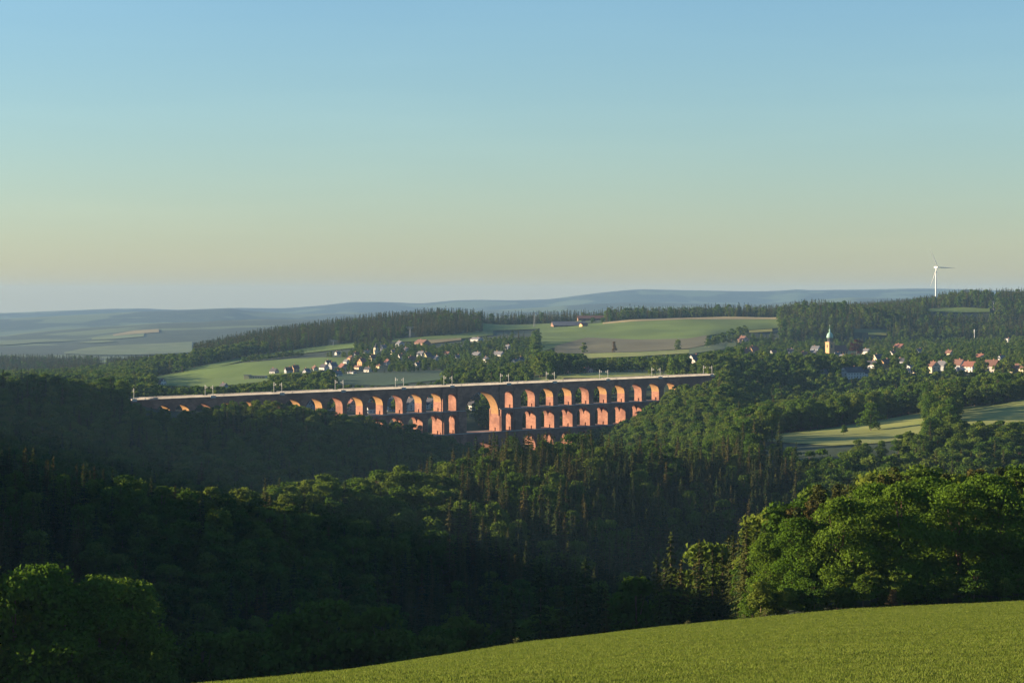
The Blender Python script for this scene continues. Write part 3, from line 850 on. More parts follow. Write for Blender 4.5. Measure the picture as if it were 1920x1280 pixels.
def scatter(name, label, pts, scl, rot, idx, coll, mat=None, tilt=None):
    """ONE mass of instances standing on given points"""
    me = bpy.data.meshes.new(name)
    me.vertices.add(len(pts)); me.vertices.foreach_set('co', np.asarray(pts, np.float32).ravel())
    for nm, ty, ar in (('scl', 'FLOAT', np.asarray(scl, np.float32)), ('rot', 'FLOAT', np.asarray(rot, np.float32)), ('pick', 'INT', np.asarray(idx, np.int32))):
        a = me.attributes.new(nm, ty, 'POINT'); a.data.foreach_set('value', ar)
    o = link(bpy.data.objects.new(name, me))
    ng = bpy.data.node_groups.new(name, 'GeometryNodeTree')
    ng.interface.new_socket('Geometry', in_out='INPUT', socket_type='NodeSocketGeometry')
    ng.interface.new_socket('Geometry', in_out='OUTPUT', socket_type='NodeSocketGeometry')
    N = ng.nodes; Lk = ng.links
    gi, go = N.new('NodeGroupInput'), N.new('NodeGroupOutput')
    ip = N.new('GeometryNodeInstanceOnPoints'); ci = N.new('GeometryNodeCollectionInfo')
    ci.inputs['Collection'].default_value = coll
    ci.inputs['Separate Children'].default_value = True
    ci.inputs['Reset Children'].default_value = True
    at = {}
    for nm, ty in (('scl', 'FLOAT'), ('rot', 'FLOAT'), ('pick', 'INT')):
        a = N.new('GeometryNodeInputNamedAttribute'); a.data_type = ty; a.inputs['Name'].default_value = nm; at[nm] = a.outputs['Attribute']
    cx = N.new('ShaderNodeCombineXYZ')
    Lk.new(at['rot'], cx.inputs['Z'])
    Lk.new(gi.outputs[0], ip.inputs['Points']); Lk.new(ci.outputs[0], ip.inputs['Instance'])
    ip.inputs['Pick Instance'].default_value = True
    Lk.new(at['pick'], ip.inputs['Instance Index']); Lk.new(cx.outputs[0], ip.inputs['Rotation']); Lk.new(at['scl'], ip.inputs['Scale'])
    Lk.new(ip.outputs[0], go.inputs[0])
    md = o.modifiers.new('scatter', 'NODES'); md.node_group = ng
    return tag(o, label, kind='stuff')

def plant(kind, loc, h, label, cat='tree', group=None, name='tree', rz=None, i=None, sx=1.0):
    lst = PROTO[kind]
    i = int(rng.integers(len(lst))) if i is None else i
    cm, tm, wm, H = lst[i]
    o = empty(name, loc, rng.uniform(0, 2 * pi) if rz is None else rz)
    s = h / H; o.scale = (s * sx, s * sx, s)
    tag(o, label, cat, group)
    link(bpy.data.objects.new('crown', cm), o)
    link(bpy.data.objects.new('trunk', tm), o)
    return o

# clearings that only hold houses are registered here so that the woods leave them open
HOUSE_CLEAR = []
# photograph point of the base, distance range, gable width and length in metres, eaves height, roof pitch, turn ('g' gable to the left, 'e' eaves to the left), colours, label
Z_L, Z_V, Z_R, Z_A = (2500, 3450), (2240, 3200), (2150, 3500), (1935, 2100)
HOUSES = [
 (258, 719, Z_V, 7, 9, 4, 40, 'e', 'white', 'grey', 'white house with grey roof left of the viaduct end, among trees'),
 (304, 722, Z_V, 8, 10, 4.5, 45, 'e', 'white', 'dark', 'small white house with dark roof at the foot of the green field'),
 (420, 730, Z_V, 8, 11, 4, 45, 'e', 'grey', 'dark', 'large dark roofed house behind the second mast pair'),
 (408, 734, Z_V, 5, 11, 3, 12, 'e', 'white', 'grey', 'long white flat roofed building behind the second mast pair'),
 (514, 701, Z_V, 8, 11, 4, 45, 'e', 'grey', 'dark', 'big grey roofed house right of the yellow hall'),
 (541, 700, Z_V, 8, 10, 4.4, 48, 'g', 'grey', 'brown', 'grey gabled house between the yellow hall and the village'),
 (554, 698, Z_V, 7, 9, 6, 50, 'g', 'ochre', 'brown', 'narrow ochre house with lit gable left of the village'),
 (608, 694, Z_L, 9, 13, 4, 45, 'e', 'white', 'dark', 'dark roofed white house at the left edge of the village'),
 (624, 692, Z_L, 9, 11, 5, 48, 'g', 'grey', 'grey', 'pale grey gabled house at the left edge of the village'),
 (632, 706, Z_L, 9, 12, 4, 40, 'g', 'white', 'grey', 'white house with lit gable lowest in the village, above the meadow'),
 (643, 694, Z_L, 10, 14, 4.5, 45, 'e', 'pink', 'red', 'house with a tall lit reddish roof above the lowest white house'),
 (658, 677, Z_L, 8, 9, 5, 35, 'e', 'ochre', 'brown', 'small brown house at the top end of the village lane'),
 (660, 701, Z_L, 6, 14, 2.6, 18, 'e', 'white', 'grey', 'low pale shed beside the meadow'),
 (671, 692, Z_L, 8, 13, 3, 28, 'e', 'cream', 'brown', 'low cream building in the middle of the village'),
 (679, 685, Z_L, 10, 11, 5, 48, 'g', 'ochre', 'red', 'house with orange brown gable below the village tower'),
 (688, 662, Z_L, 8, 10, 4, 12, 'g', 'white', 'grey', 'small white flat roofed house left of the village tower'),
 (700, 677, Z_L, 9, 11, 5, 45, 'g', 'cream', 'brown', 'cream gabled house just below the village tower'),
 (710, 690, Z_L, 7, 12, 3, 25, 'e', 'yellow', 'brown', 'low yellow building below the cream gabled house'),
 (633, 665, Z_L, 6, 8, 3, 35, 'g', 'white', 'grey', 'small white hut beside the bright green strip'),
 (719, 657, Z_L, 9, 12, 5, 45, 'g', 'grey', 'grey', 'grey gabled house right of the village tower'),
 (750, 650, Z_L, 11, 14, 5, 42, 'e', 'grey', 'grey', 'grey roofed house high in the village under the strip of crop'),
 (752, 673, Z_L, 7, 9, 4, 48, 'g', 'white', 'brown', 'small white gable standing alone amid the village trees'),
 (772, 678, Z_L, 10, 11, 3.5, 45, 'g', 'pink', 'red', 'house with low pinkish gable left of the yellow gabled house'),
 (790, 669, Z_L, 9, 13, 5, 42, 'e', 'grey', 'grey', 'grey house half hidden behind the yellow gabled house'),
 (801, 675, Z_L, 11, 13, 6, 48, 'g', 'yellow', 'dark', 'prominent pale yellow house with tall lit gable in the village'),
 (818, 676, Z_L, 9, 14, 4, 40, 'e', 'grey', 'grey', 'grey house right of the yellow gabled house'),
 (792, 648, (2700, 3600), 16, 30, 5, 35, 'e', 'brownwall', 'brown', 'big barn with reddish brown roof at the top of the village'),
 (894, 671, Z_L, 11, 18, 4.5, 42, 'e', 'grey', 'grey', 'long grey roofed house in the shade right of the village'),
 (935, 670, Z_L, 11, 20, 4.5, 42, 'e', 'white', 'grey', 'long house with blue grey roof in the shade near the big poplars'),
 (966, 683, Z_V, 7, 9, 4.5, 40, 'g', 'white', 'grey', 'small white house behind the seventh mast pair'),
 (978, 681, Z_V, 5, 7, 6, 50, 'g', 'white', 'dark', 'narrow white gable right of the seventh mast pair'),
 (894, 640, (2900, 3700), 11, 26, 4, 30, 'e', 'grey', 'grey', 'long grey farm roof below the shaded hilltop meadow'),
 (576, 765, Z_A, 9, 11, 4, 48, 'e', 'white', 'red', 'red roofed house glimpsed through the ninth arch from the left'),
 (590, 767, Z_A, 8, 10, 5, 50, 'g', 'white', 'dark', 'white gable glimpsed at the foot of the ninth arch'),
 (618, 769, Z_A, 9, 12, 4, 45, 'e', 'white', 'red', 'red roofed white house glimpsed through the tenth arch'),
 (657, 770, Z_A, 9, 12, 5, 48, 'e', 'pink', 'red', 'reddish house glimpsed through the eleventh arch'),
 (688, 760, (2000, 2140), 7, 9, 7, 52, 'g', 'white', 'dark', 'tall narrow white gable seen through the twelfth arch'),
 (695, 774, Z_A, 9, 11, 4, 48, 'g', 'white', 'red', 'white house with red roof at the foot of the twelfth arch'),
 (729, 770, Z_A, 9, 11, 5, 50, 'g', 'blue', 'grey', 'pale blue gabled house at the foot of the thirteenth arch'),
 (731, 750, (2050, 2230), 10, 12, 5, 45, 'g', 'white', 'dark', 'white gable high in the thirteenth arch'),
 (770, 768, Z_A, 12, 15, 5, 42, 'e', 'white', 'dark', 'large white house with dark roof seen through the fourteenth arch'),
 (772, 748, (2050, 2230), 11, 12, 5, 48, 'g', 'white', 'brown', 'bright white gable high in the fourteenth arch'),
 (805, 766, Z_A, 11, 14, 4.5, 42, 'e', 'white', 'dark', 'white house with dark roof seen through the fifteenth arch'),
 (803, 749, (2050, 2230), 9, 12, 4, 42, 'g', 'white', 'grey', 'white gable high in the fifteenth arch'),
 (882, 767, (1990, 2120), 9, 12, 4, 40, 'e', 'white', 'dark', 'low white house at the left inside the great arch'),
 (889, 755, (2040, 2160), 9, 11, 4.5, 45, 'e', 'brownwall', 'dark', 'dark roofed house above the low white one inside the great arch'),
 (897, 745, (2080, 2230), 10, 24, 4.5, 30, 'e', 'white', 'grey', 'long white building under the crown of the great arch'),
 (1102, 699, (2200, 2500), 6, 9, 3, 38, 'e', 'pink', 'red', 'small red roofed hut beyond the railway embankment'),
 (1067, 701, (2200, 2500), 5, 8, 2.6, 20, 'e', 'grey', 'grey', 'small grey shed beyond the railway embankment'),
 (1303, 684, (2240, 2700), 12, 15, 4.5, 48, 'g', 'white', 'dark', 'house with tall dark roof near the right end of the viaduct'),
 (1393, 643, (2700, 3500), 12, 16, 5, 40, 'e', 'pink', 'brown', 'pinkish house beside the copse above the church village'),
 (1398, 669, Z_R, 9, 11, 5, 50, 'g', 'pink', 'red', 'reddish brown gabled house at the left of the church village'),
 (1413, 665, Z_R, 10, 12, 5, 50, 'g', 'ochre', 'red', 'house with glowing red gable at the left of the church village'),
 (1526, 668, Z_R, 9, 11, 4.5, 42, 'e', 'pink', 'grey', 'pale pink house left of the church'),
 (1530, 660, (2700, 3500), 9, 12, 4.5, 42, 'e', 'blue', 'grey', 'pale blue grey house behind the pink one left of the church'),
 (1570, 672, Z_R, 8, 9, 4, 45, 'g', 'white', 'grey', 'white gabled house at the foot of the church'),
 (1548, 708, (2000, 2500), 9, 12, 4, 42, 'g', 'grey', 'grey', 'grey gabled house left of the big white building'),
 (1597, 709, (2000, 2500), 12, 24, 6, 38, 'g', 'white', 'dark', 'big white building with long dark roof below the church'),
 (1622, 707, (2000, 2500), 8, 13, 4, 38, 'g', 'white', 'dark', 'white wing at the right of the big white building'),
 (1634, 690, Z_R, 9, 12, 4, 40, 'e', 'white', 'dark', 'dark roofed white house above the big white building'),
 (1646, 679, Z_R, 10, 11, 4.5, 45, 'g', 'cream', 'dark', 'cream gabled house right of the copper beech'),
 (1661, 689, Z_R, 10, 12, 4, 45, 'g', 'ochre', 'brown', 'house with pinkish orange gable below the cream one'),
 (1687, 656, (2600, 3500), 12, 14, 4.5, 35, 'e', 'ochre', 'red', 'orange red roofed house high among the village trees'),
 (1706, 697, (2050, 2700), 8, 10, 5.5, 20, 'g', 'white', 'grey', 'tall white block left of the row of big houses'),
 (1717, 699, (2050, 2700), 7, 10, 3, 15, 'g', 'cream', 'grey', 'low cream annex beside the tall white block'),
 (1748, 698, (2050, 2700), 11, 13, 6, 42, 'e', 'cream', 'brown', 'cream and orange house with brown roof, first of the row of big houses'),
 (1768, 694, (2100, 2700), 10, 12, 5, 42, 'e', 'grey', 'grey', 'grey house second in the row of big houses'),
 (1797, 695, (2100, 2700), 11, 13, 6, 45, 'e', 'grey', 'brown', 'grey brown roofed house behind the dark shrubs'),
 (1819, 697, (2050, 2700), 11, 13, 5.5, 42, 'e', 'white', 'red', 'white house with bright red roof in the row of big houses'),
 (1860, 699, (2050, 2700), 14, 14, 7, 40, 'e', 'greywall', 'brown', 'big grey gabled house with lit left wall at the end of the row'),
 (1846, 701, (2050, 2700), 6, 9, 3, 15, 'e', 'cream', 'grey', 'low cream annex left of the big grey gabled house'),
 (1890, 644, (2600, 3500), 9, 9, 7, 10, 'e', 'white', 'grey', 'small white cube of a house high at the right edge'),
 (1899, 702, (2050, 2700), 7, 10, 3, 35, 'g', 'cream', 'brown', 'low cream cottage near the right edge'),
 (1914, 699, (2050, 2700), 9, 12, 5, 42, 'e', 'cream', 'brown', 'cream house cut by the right edge'),
 (575, 701, Z_V, 7, 9, 4, 45, 'g', 'grey', 'grey', 'small grey house between the ochre house and the village'),
 (590, 696, Z_L, 7, 9, 4, 45, 'e', 'cream', 'brown', 'small cream house left of the dark roofed white house'),
 (616, 685, Z_L, 7, 9, 4, 45, 'g', 'white', 'dark', 'small white gable behind the leftmost village houses'),
 (650, 683, Z_L, 7, 9, 4, 45, 'e', 'white', 'grey', 'small white house above the tall reddish roof'),
 (668, 669, Z_L, 7, 9, 4, 45, 'g', 'grey', 'brown', 'small grey house left below the village tower'),
 (690, 697, Z_L, 7, 10, 3.5, 42, 'e', 'white', 'dark', 'dark roofed white cottage at the edge of the meadow'),
 (727, 684, Z_L, 8, 10, 4, 45, 'e', 'grey', 'red', 'grey house with red roof in the middle of the village trees'),
 (738, 664, Z_L, 7, 9, 4, 45, 'g', 'cream', 'grey', 'small cream gable right of the village tower'),
 (762, 660, Z_L, 8, 10, 4, 42, 'e', 'white', 'dark', 'dark roofed white house below the reddish barn'),
 (783, 688, Z_L, 7, 9, 3.5, 45, 'g', 'white', 'grey', 'small white house below the yellow gabled house'),
 (838, 668, Z_L, 8, 11, 4, 42, 'e', 'grey', 'brown', 'brown roofed house right of the village'),
 (858, 674, Z_L, 7, 9, 4, 45, 'g', 'white', 'grey', 'small white gable amid the trees right of the village'),
 (912, 678, Z_L, 7, 9, 4, 42, 'e', 'white', 'dark', 'white cottage below the long shaded roofs'),
 (952, 655, (2700, 3500), 8, 11, 4, 42, 'e', 'grey', 'grey', 'grey roofed house beside the tall trees under the hilltop meadow'),
 (1450, 668, Z_R, 8, 10, 4, 45, 'g', 'white', 'brown', 'small white gable between the red gabled house and the church'),
 (1482, 664, (2600, 3400), 8, 10, 4, 42, 'e', 'grey', 'dark', 'dark roofed house left of the church'),
 (1508, 670, Z_R, 7, 9, 4, 45, 'g', 'cream', 'red', 'small cream house with red roof left of the pink one'),
 (1580, 676, Z_R, 7, 9, 4, 45, 'e', 'white', 'grey', 'small white house in front of the copper beech'),
 (1625, 664, (2600, 3400), 8, 10, 4, 42, 'e', 'white', 'grey', 'white house right behind the copper beech'),
 (1674, 669, Z_R, 8, 10, 4, 45, 'g', 'white', 'brown', 'white gable right of the cream gabled house'),
 (1690, 684, Z_R, 8, 10, 4, 42, 'e', 'grey', 'dark', 'dark roofed grey house left of the tall white block'),
 (1724, 664, (2600, 3400), 7, 9, 4, 45, 'g', 'white', 'grey', 'small white house among the trees above the row of big houses'),
 (1780, 668, (2500, 3400), 8, 10, 4, 42, 'e', 'cream', 'brown', 'cream house among trees above the grey houses'),
 (1838, 676, (2500, 3400), 8, 10, 4, 42, 'e', 'white', 'red', 'white house with red roof above the end of the row'),
 (1878, 680, (2400, 3400), 8, 10, 4, 45, 'g', 'white', 'grey', 'white gable right of the big grey gabled house'),
]
HPOS = []
for h in HOUSES:
    y = find_Y(h[0], h[1], *h[2])
    HPOS.append(y)
    px = F / y
    hw = 0.5 * max(h[3], h[4]) * px * 0.9
    tall = (h[5] + 0.5 * h[3] * math.tan(radians(h[6]))) * px
    vb = VH - float(ground_uY(h[0], y)[0]) * F / y
    lowf = 0.0 if h[0] > 1580 and h[1] > 685 else 0.35
    hw *= 0.78 if h[0] < 1000 else 0.85
    HOUSE_CLEAR.append((np.array([(h[0] - hw, vb - lowf * tall), (h[0] + hw, vb - lowf * tall), (h[0] + hw, vb - tall), (h[0] - hw, vb - tall)]), 0.0, y + 9))
def spot_clear(u, v0, v1, hw, y):
    HOUSE_CLEAR.append((np.array([(u - hw, v0), (u + hw, v0), (u + hw, v1), (u - hw, v1)], float), 0.0, y))
spot_clear(1556, 662, 612, 9, 3320); spot_clear(1580, 664, 646, 20, 3320); spot_clear(1606, 666, 642, 14, 3320)       # church
spot_clear(705, 662, 645, 5, 3200)                                             # village tower
spot_clear(480, 709, 700, 24, 2700)                                            # yellow hall
spot_clear(1070, 612, 602, 34, 4000); spot_clear(1108, 593, 587, 26, 4200)     # farm
spot_clear(1827, 634, 608, 4, 3500); spot_clear(1755, 556, 470, 4, 6000)
spot_clear(1002, 613, 586, 5, 3900); spot_clear(769, 634, 612, 8, 3700); spot_clear(625, 649, 637, 7, 3700); spot_clear(1863, 580, 562, 3, 4800)

def in_poly(poly, u, v):
    x, y = poly[:, 0], poly[:, 1]
    x2, y2 = np.roll(x, -1), np.roll(y, -1)
    ins = np.zeros(len(u), bool)
    for a, b, c, d in zip(x, y, x2, y2):
        if b == d: continue
        cond = ((b > v) != (d > v)) & (u < (c - a) * (v - b) / (d - b) + a)
        ins ^= cond
    return ins

# candidate trees over the whole wooded country
def band(y0, y1, u0, u1, spacing):
    """jittered grid of points in a wedge"""
    ys, us = [], []
    y = y0
    while y < y1:
        n = int((u1 - u0) * y / F / spacing)
        us.append(u0 + (np.arange(n) + rng.uniform(0, 1, n)) / n * (u1 - u0)); ys.append(y + rng.uniform(-0.5, 0.5, n) * spacing * 1.2)
        y += spacing
    return np.concatenate(us), np.concatenate(ys)

def vnoise(x, y, s, seed=0):
    a = np.sin(x / s + 1.7 * seed) * np.cos(y / s * 1.3 + seed) + 0.6 * np.sin(x / s * 2.3 - y / s * 1.9 + seed * 3) + 0.4 * np.cos(x / s * 4.1 + y / s * 3.7 + seed)
    return a / 2.0

bands = [band(318, 620, -3000, 2080, 6.2), band(620, 1215, -1500, 2060, 6.8), band(1215, 1760, -700, 2040, 7.6), band(1760, 2560, -250, 2020, 8.4),
         band(2560, 3400, -120, 2000, 9.0), band(3400, 4200, -60, 1990, 9.0), band(4200, 4900, -40, 1980, 10)]
CU = np.concatenate([b[0] for b in bands]); CY = np.concatenate([b[1] for b in bands])
CXm = (CU - CX) * CY / F
CZ = ground_uY(CU, CY)
n = len(CU)
R1, R2, R3 = rng.uniform(0, 1, n), rng.uniform(0, 1, n), rng.uniform(0, 1, n)
nz1, nz2 = vnoise(CXm, CY, 60, 1), vnoise(CXm, CY, 25, 2)
# species: 0 broadleaf, 1 spruce, 2 pine
sp = np.where(nz1 + 0.5 * nz2 > 0.15, 1, 0)
near = CY < 620
sp = np.where(near & (CU > 880) & (CU < 1440), np.where(R1 < 0.8, 1, 0), sp)
sp = np.where(near & (CU >= 1440), np.where(R1 < 0.72, 2, 0), sp)
sp = np.where(near & (CU < 880), 0, sp)
r1 = (CY >= 620) & (CY < 1215)
sp = np.where(r1 & (CU > 840) & (CU < 1500), np.where(R1 < 0.82, 1, 0), sp)
sp = np.where(r1 & (CU > 180) & (CU < 740) & (CY > 780), np.where(R1 < 0.17, 1, 0), sp)
sp = np.where(r1 & (CU <= 180), np.where(R1 < 0.75, 1, 0), sp)
sp = np.where(r1 & (CU > 1600) & (CY > 1000), np.where(R1 < 0.2, 1, 0), sp)
mid = (CY >= 1215) & (CY < 3350)
sp = np.where(mid, np.where(R1 < 0.07, 1, 0), sp)
sp = np.where((CY >= 1215) & (CY < 1780) & (CU < 950), np.where(R1 < 0.16 + 0.25 * (nz1 > 0.3), 1, 0), sp)
hill = (CY >= 3350) & (CU < 1095)
sp = np.where(hill, np.where(R1 < 0.93, 1, 0), sp)
sp = np.where((CY >= 3350) & (CU >= 1095), np.where(R1 < 0.72 + 0.25 * nz1, 1, 0), sp)
hh = np.where(sp == 1, 14 + 12 * R2, np.where(sp == 2, 12.5 + 6 * R2, 11 + 11 * R2))
hh = hh * (1 + 0.10 * vnoise(CXm, CY, 45, 5))
hh = np.where(near & (CU > 880) & (CU < 1440) & (sp == 1), 15 + 10 * R2, hh)
hh = np.where(near & (CU < 880), 12 + 8 * R2, hh)
# nearest slope: keep the tree tops where the view has them
vlim = np.where(CU > 1370, np.interp(CU, [1370, 1440, 1520, 1600, 1700], [985, 950, 912, 884, 872]) + 34 * R3, np.where(CU > 950, np.interp(CU, [950, 1050, 1150, 1300, 1400], [1060, 1030, 1000, 985, 960]) + 90 * R3, np.where(CU > 260, 1085 + 110 * R3, 1095 + 60 * R3)))
hmax = -(vlim - VH) * CY / F - CZ
toolow = near & (CU > -60) & (hmax < 5)
hh = np.where(near & (CU > -60), np.minimum(hh, np.maximum(hmax, 5)), hh)
# villages and gardens: thinner and lower
def inp(poly): return in_poly(np.array(poly, float), CU, VH - CZ * F / CY)
vil = ((CY > 2050) & (CY < 3500)) & (inp([(480, 690), (600, 640), (1000, 640), (1000, 725), (500, 730)]) | inp([(1350, 640), (1920, 610), (2000, 700), (1400, 700)]))
hh = np.where(vil, 6 + 7 * R2, hh)
keep = np.ones(n, bool)
keep &= ~(vil & (R3 < 0.35))
keep &= ~toolow & ~((CY < 350) & (CU < -60))
keep &= ~((CY < 335) & (CU > 300)) & ~((CY < 345) & (CU > -100) & (CU < 300) & (R3 < 0.8)) & ~((CY < 385) & (CU > 850) & (CU < 1370)) & ~((CY < 350) & (CU > 300) & (CU < 900))
keep &= ~((CY > 1195) & (CY < 1240) & (CU > 1380) & (CU < 1780))
keep &= ~((CY > 1800) & (CY < 2110) & (CU > 520) & (CU < 880) & (R3 < 0.75))          # houses behind the arches
# not on the railway or in the viaduct
sv = (CXm - VX0) * CS + (CY - VY0) * SN; tv = (CXm - VX0) * SN - (CY - VY0) * CS
keep &= ~((np.abs(tv) < 12) & (sv > S_L - 400) & (sv < S_R + 250))
keep &= ~((tv < -10) & (tv > -75) & (sv > S_L - 60) & (sv < float(via_s(560))) & (R3 < 0.97))     # trees left out so the sun reaches the left arches
# no tree may stand in front of open land or a building that the view shows
VT, VM, VB = VH - (CZ + hh) * F / CY, VH - (CZ + 0.55 * hh) * F / CY, VH - CZ * F / CY
for poly, ymin, ymax in CLEAR + HOUSE_CLEAR:
    lo, hi = poly.min(0), poly.max(0)
    s = keep & (CU > lo[0] - 3) & (CU < hi[0] + 3) & (CY < ymax) & (CY > ymin)
    ii = np.nonzero(s)[0]
    if len(ii) == 0: continue
    rw = 0.2 * hh[ii] * F / CY[ii]
    bad = in_poly(poly, CU[ii], VM[ii])
    for f in (0.0, 0.25, 0.8, 0.95):
        bad |= in_poly(poly, CU[ii], VB[ii] + (VT[ii] - VB[ii]) * f)
    for f, q in ((0.45, 0.75), (0.75, 0.6)):
        for sg in (-1, 1):
            bad |= in_poly(poly, CU[ii] + sg * q * rw * np.where(sp[ii] == 0, 1.6, 0.75), VB[ii] + (VT[ii] - VB[ii]) * f)
    keep[ii[bad]] = False
CU, CY, CXm, CZ, sp, hh, VT, R2, R3 = (a[keep] for a in (CU, CY, CXm, CZ, sp, hh, VT, R2, R3))
# what each tree shows of itself: nearer crowns hide what is behind them
order = np.argsort(CY)
HB = 6.0
hor = np.full(520, 1280.0)
show = np.zeros(len(CU))
for i in order:
    b = int((CU[i] + 60) / HB)
    if b < 0 or b >= 400: continue
    wpx = 0.3 * hh[i] * F / CY[i]
    k = max(1, int(wpx / HB))
    a, e = max(0, b - k // 2), min(400, b - k // 2 + k)
    vis = np.clip(np.minimum(hor[a:e], 1280) - VT[i], 0, hh[i] * F / CY[i])
    if 0 <= CU[i] <= 1920: show[i] = vis.mean() * wpx
    w = VT[i] + 0.12 * hh[i] * F / CY[i]
    hor[a:e] = np.minimum(hor[a:e], w)
# drop what lies wholly hidden far behind a crest (it lights nothing we see)
hid = (show <= 0) & (CU > -20) & (CU < 1940) & (CY > 700) & (rng.uniform(0, 1, len(CU)) < 0.5)
single = np.zeros(len(CU), bool)
for s, cap in ((0, 255), (1, 290), (2, 150)):
    ii = np.nonzero((sp == s) & (CY < 1800))[0]
    ii = ii[np.argsort(-show[ii])][:cap]
    single[ii[show[ii] > 15]] = True
KN = {0: 'broad', 1: 'spruce', 2: 'pine'}
NAMES = {0: 'broadleaf_tree', 1: 'spruce_tree', 2: 'pine_tree'}
for i in np.nonzero(single)[0]:
    u_, tall = CU[i], ('tall ' if hh[i] > (21 if sp[i] == 1 else 17) else 'low ')
    if CY[i] < 620:
        zone = ('on the dark slope right of the corner trees' if u_ < 500 else 'on the dark slope left of the sunlit spruces' if u_ < 950 else 'among the spruces left of the field edge trees' if u_ < 1390 else 'behind the left end of the big field edge trees' if u_ < 1600 else 'behind the big field edge trees' if u_ < 1780 else 'behind the field edge trees by the right edge')
    elif CY[i] < 1230:
        zone = ('at the left end of the near ridge' if u_ < 130 else 'on the near ridge under the left hill' if u_ < 330 else 'on the near ridge below the leftmost arches' if u_ < 560 else 'on the near ridge below the left bays' if u_ < 820
                else 'on the near ridge below the great arch' if u_ < 960 else 'on the near ridge below the right bays' if u_ < 1200 else 'on the near ridge right of the viaduct' if u_ < 1400 else 'below the tip of the pale meadow' if u_ < 1580 else 'below the lone tree of the pale meadow' if u_ < 1740 else 'below the pale meadow at the right edge')
    else:
        zone = ('on the hill left of the viaduct' if u_ < 300 else 'in front of the leftmost arches' if u_ < 600 else 'in front of the left bays of the viaduct' if u_ < 900 else 'at the right foot of the viaduct' if u_ < 1300 else 'on the slope right of the viaduct' if u_ < 1500 else 'beside the pale meadow')
    zone += ', on its crest' if (620 < CY[i] < 1230 and show[i] > 0 and abs(CY[i] - np.interp(u_, [450, 700, 950, 1900], [850, 950, 1150, 1190])) < 45) else ''
    lab = tall + {0: 'round leafy tree ', 1: 'pointed dark spruce ', 2: 'ragged pine '}[int(sp[i])] + zone
    plant(KN[int(sp[i])], (CXm[i], CY[i], CZ[i]), hh[i], lab, 'tree', lab.replace('tree ', 'trees ', 1).replace('spruce ', 'spruces ', 1).replace('pine ', 'pines ', 1), NAMES[int(sp[i])])
rest = ~single & ~hid
WOODS = [('broad', 'forest', 'leafy woodland covering the nearer slopes', (sp == 0) & (CY < 1215)),
         ('spruce', 'forest', 'spruce wood on the nearer slopes', (sp == 1) & (CY < 1215)),
         ('pine', 'forest', 'pine wood beyond the big oaks', (sp == 2)),
         ('broad', 'forest', 'leafy woods on the slopes around the viaduct', (sp == 0) & (CY >= 1215) & (CY < 1800)),
         ('broad_far', 'forest', 'leafy woods and gardens beyond the viaduct', (sp == 0) & (CY >= 1800) & (CY < 3350)),
         ('broad_far', 'forest', 'leafy edges of the far hilltop woods', (sp == 0) & (CY >= 3350)),
         ('spruce', 'forest', 'spruces scattered around the viaduct', (sp == 1) & (CY >= 1215) & (CY < 1800)),
         ('spruce_far', 'forest', 'spruces scattered beyond the viaduct', (sp == 1) & (CY >= 1800) & (CY < 3350)),
         ('spruce_far', 'forest', 'dense spruce forest on the far hilltops', (sp == 1) & (CY >= 3350))]
for kind, nm, lab, msk in WOODS:
    ii = np.nonzero(rest & msk)[0]
    if len(ii) == 0: continue
    H = PROTO[kind][0][3]
    scatter(nm, lab, np.stack([CXm[ii], CY[ii], CZ[ii]], 1), hh[ii] / H, rng.uniform(0, 6.28, len(ii)), rng.integers(0, len(PROTO[kind]), len(ii)), SRC[kind])
print('TREES', len(CU), 'single', single.sum(), 'rest', rest.sum())

# the big trees at the edge of the wheat field, one by one
def big(u, Y, h, label, i, sx=1.0, rz=None):
    sh = h < 6
    plant('broad' if sh else 'broad_near', P(u, Y, -0.2), h, label, 'shrub' if sh else 'tree', 'shrubs along the field edge' if sh else None, 'shrub' if sh else 'broadleaf_tree', rz, i, sx)
big(1440, 318, 11.6, 'slender light green tree at the left end of the row beside the wheat field', 2, 0.85)
big(1500, 314, 12.8, 'light green tree second from the left in the row beside the wheat field', 0, 0.95)
big(1578, 311, 14.6, 'broad lit green tree left of the tallest one beside the wheat field', 3, 0.95)
big(1690, 313, 16.0, 'tallest broad green tree at the edge of the wheat field', 1, 1.08, 0.4)
big(1640, 326, 15.4, 'tree standing just behind and left of the tallest one by the wheat field', 0)
big(1800, 318, 15.2, 'dark shaded tree right of the tallest one beside the wheat field', 3, 1.05)
big(1880, 316, 14.8, 'dark tree near the right edge beside the wheat field', 1, 1.05)
big(1955, 319, 15.0, 'dark tree cut by the right edge of the picture', 2, 1.15)
big(1745, 330, 15.6, 'dark tree in the second row behind the wheat field', 2, 1.1)
big(1850, 334, 15.6, 'dark tree in the second row near the right edge', 0, 1.1)
big(30, 300, 23.5, 'large dark tree with sunlit top in the lower left corner', 1, 1.0)
big(-60, 300, 24.0, 'large dark tree cut by the left edge of the picture', 0, 1.0)
big(85, 304, 23.5, 'large dark tree second from the left in the lower left corner', 3, 0.9)
big(185, 306, 20.5, 'dark tree with sunlit top right of the lower left corner group', 0, 0.95)
big(235, 312, 20.0, 'dark tree at the right end of the lower left corner group', 2, 1.1)
big(125, 301, 19.5, 'dark tree at the front of the lower left corner group', 1, 1.1)
shr = np.random.default_rng(5)
for k in range(36):
    u = 1400 + k * 15.3 + shr.uniform(-5, 5)
    big(u, 303.5 + shr.uniform(0, 7), 2.6 + 2.6 * shr.uniform(), ordn[k] + ' leafy shrub from the left in the undergrowth along the wheat field', int(shr.integers(4)), 1.25)
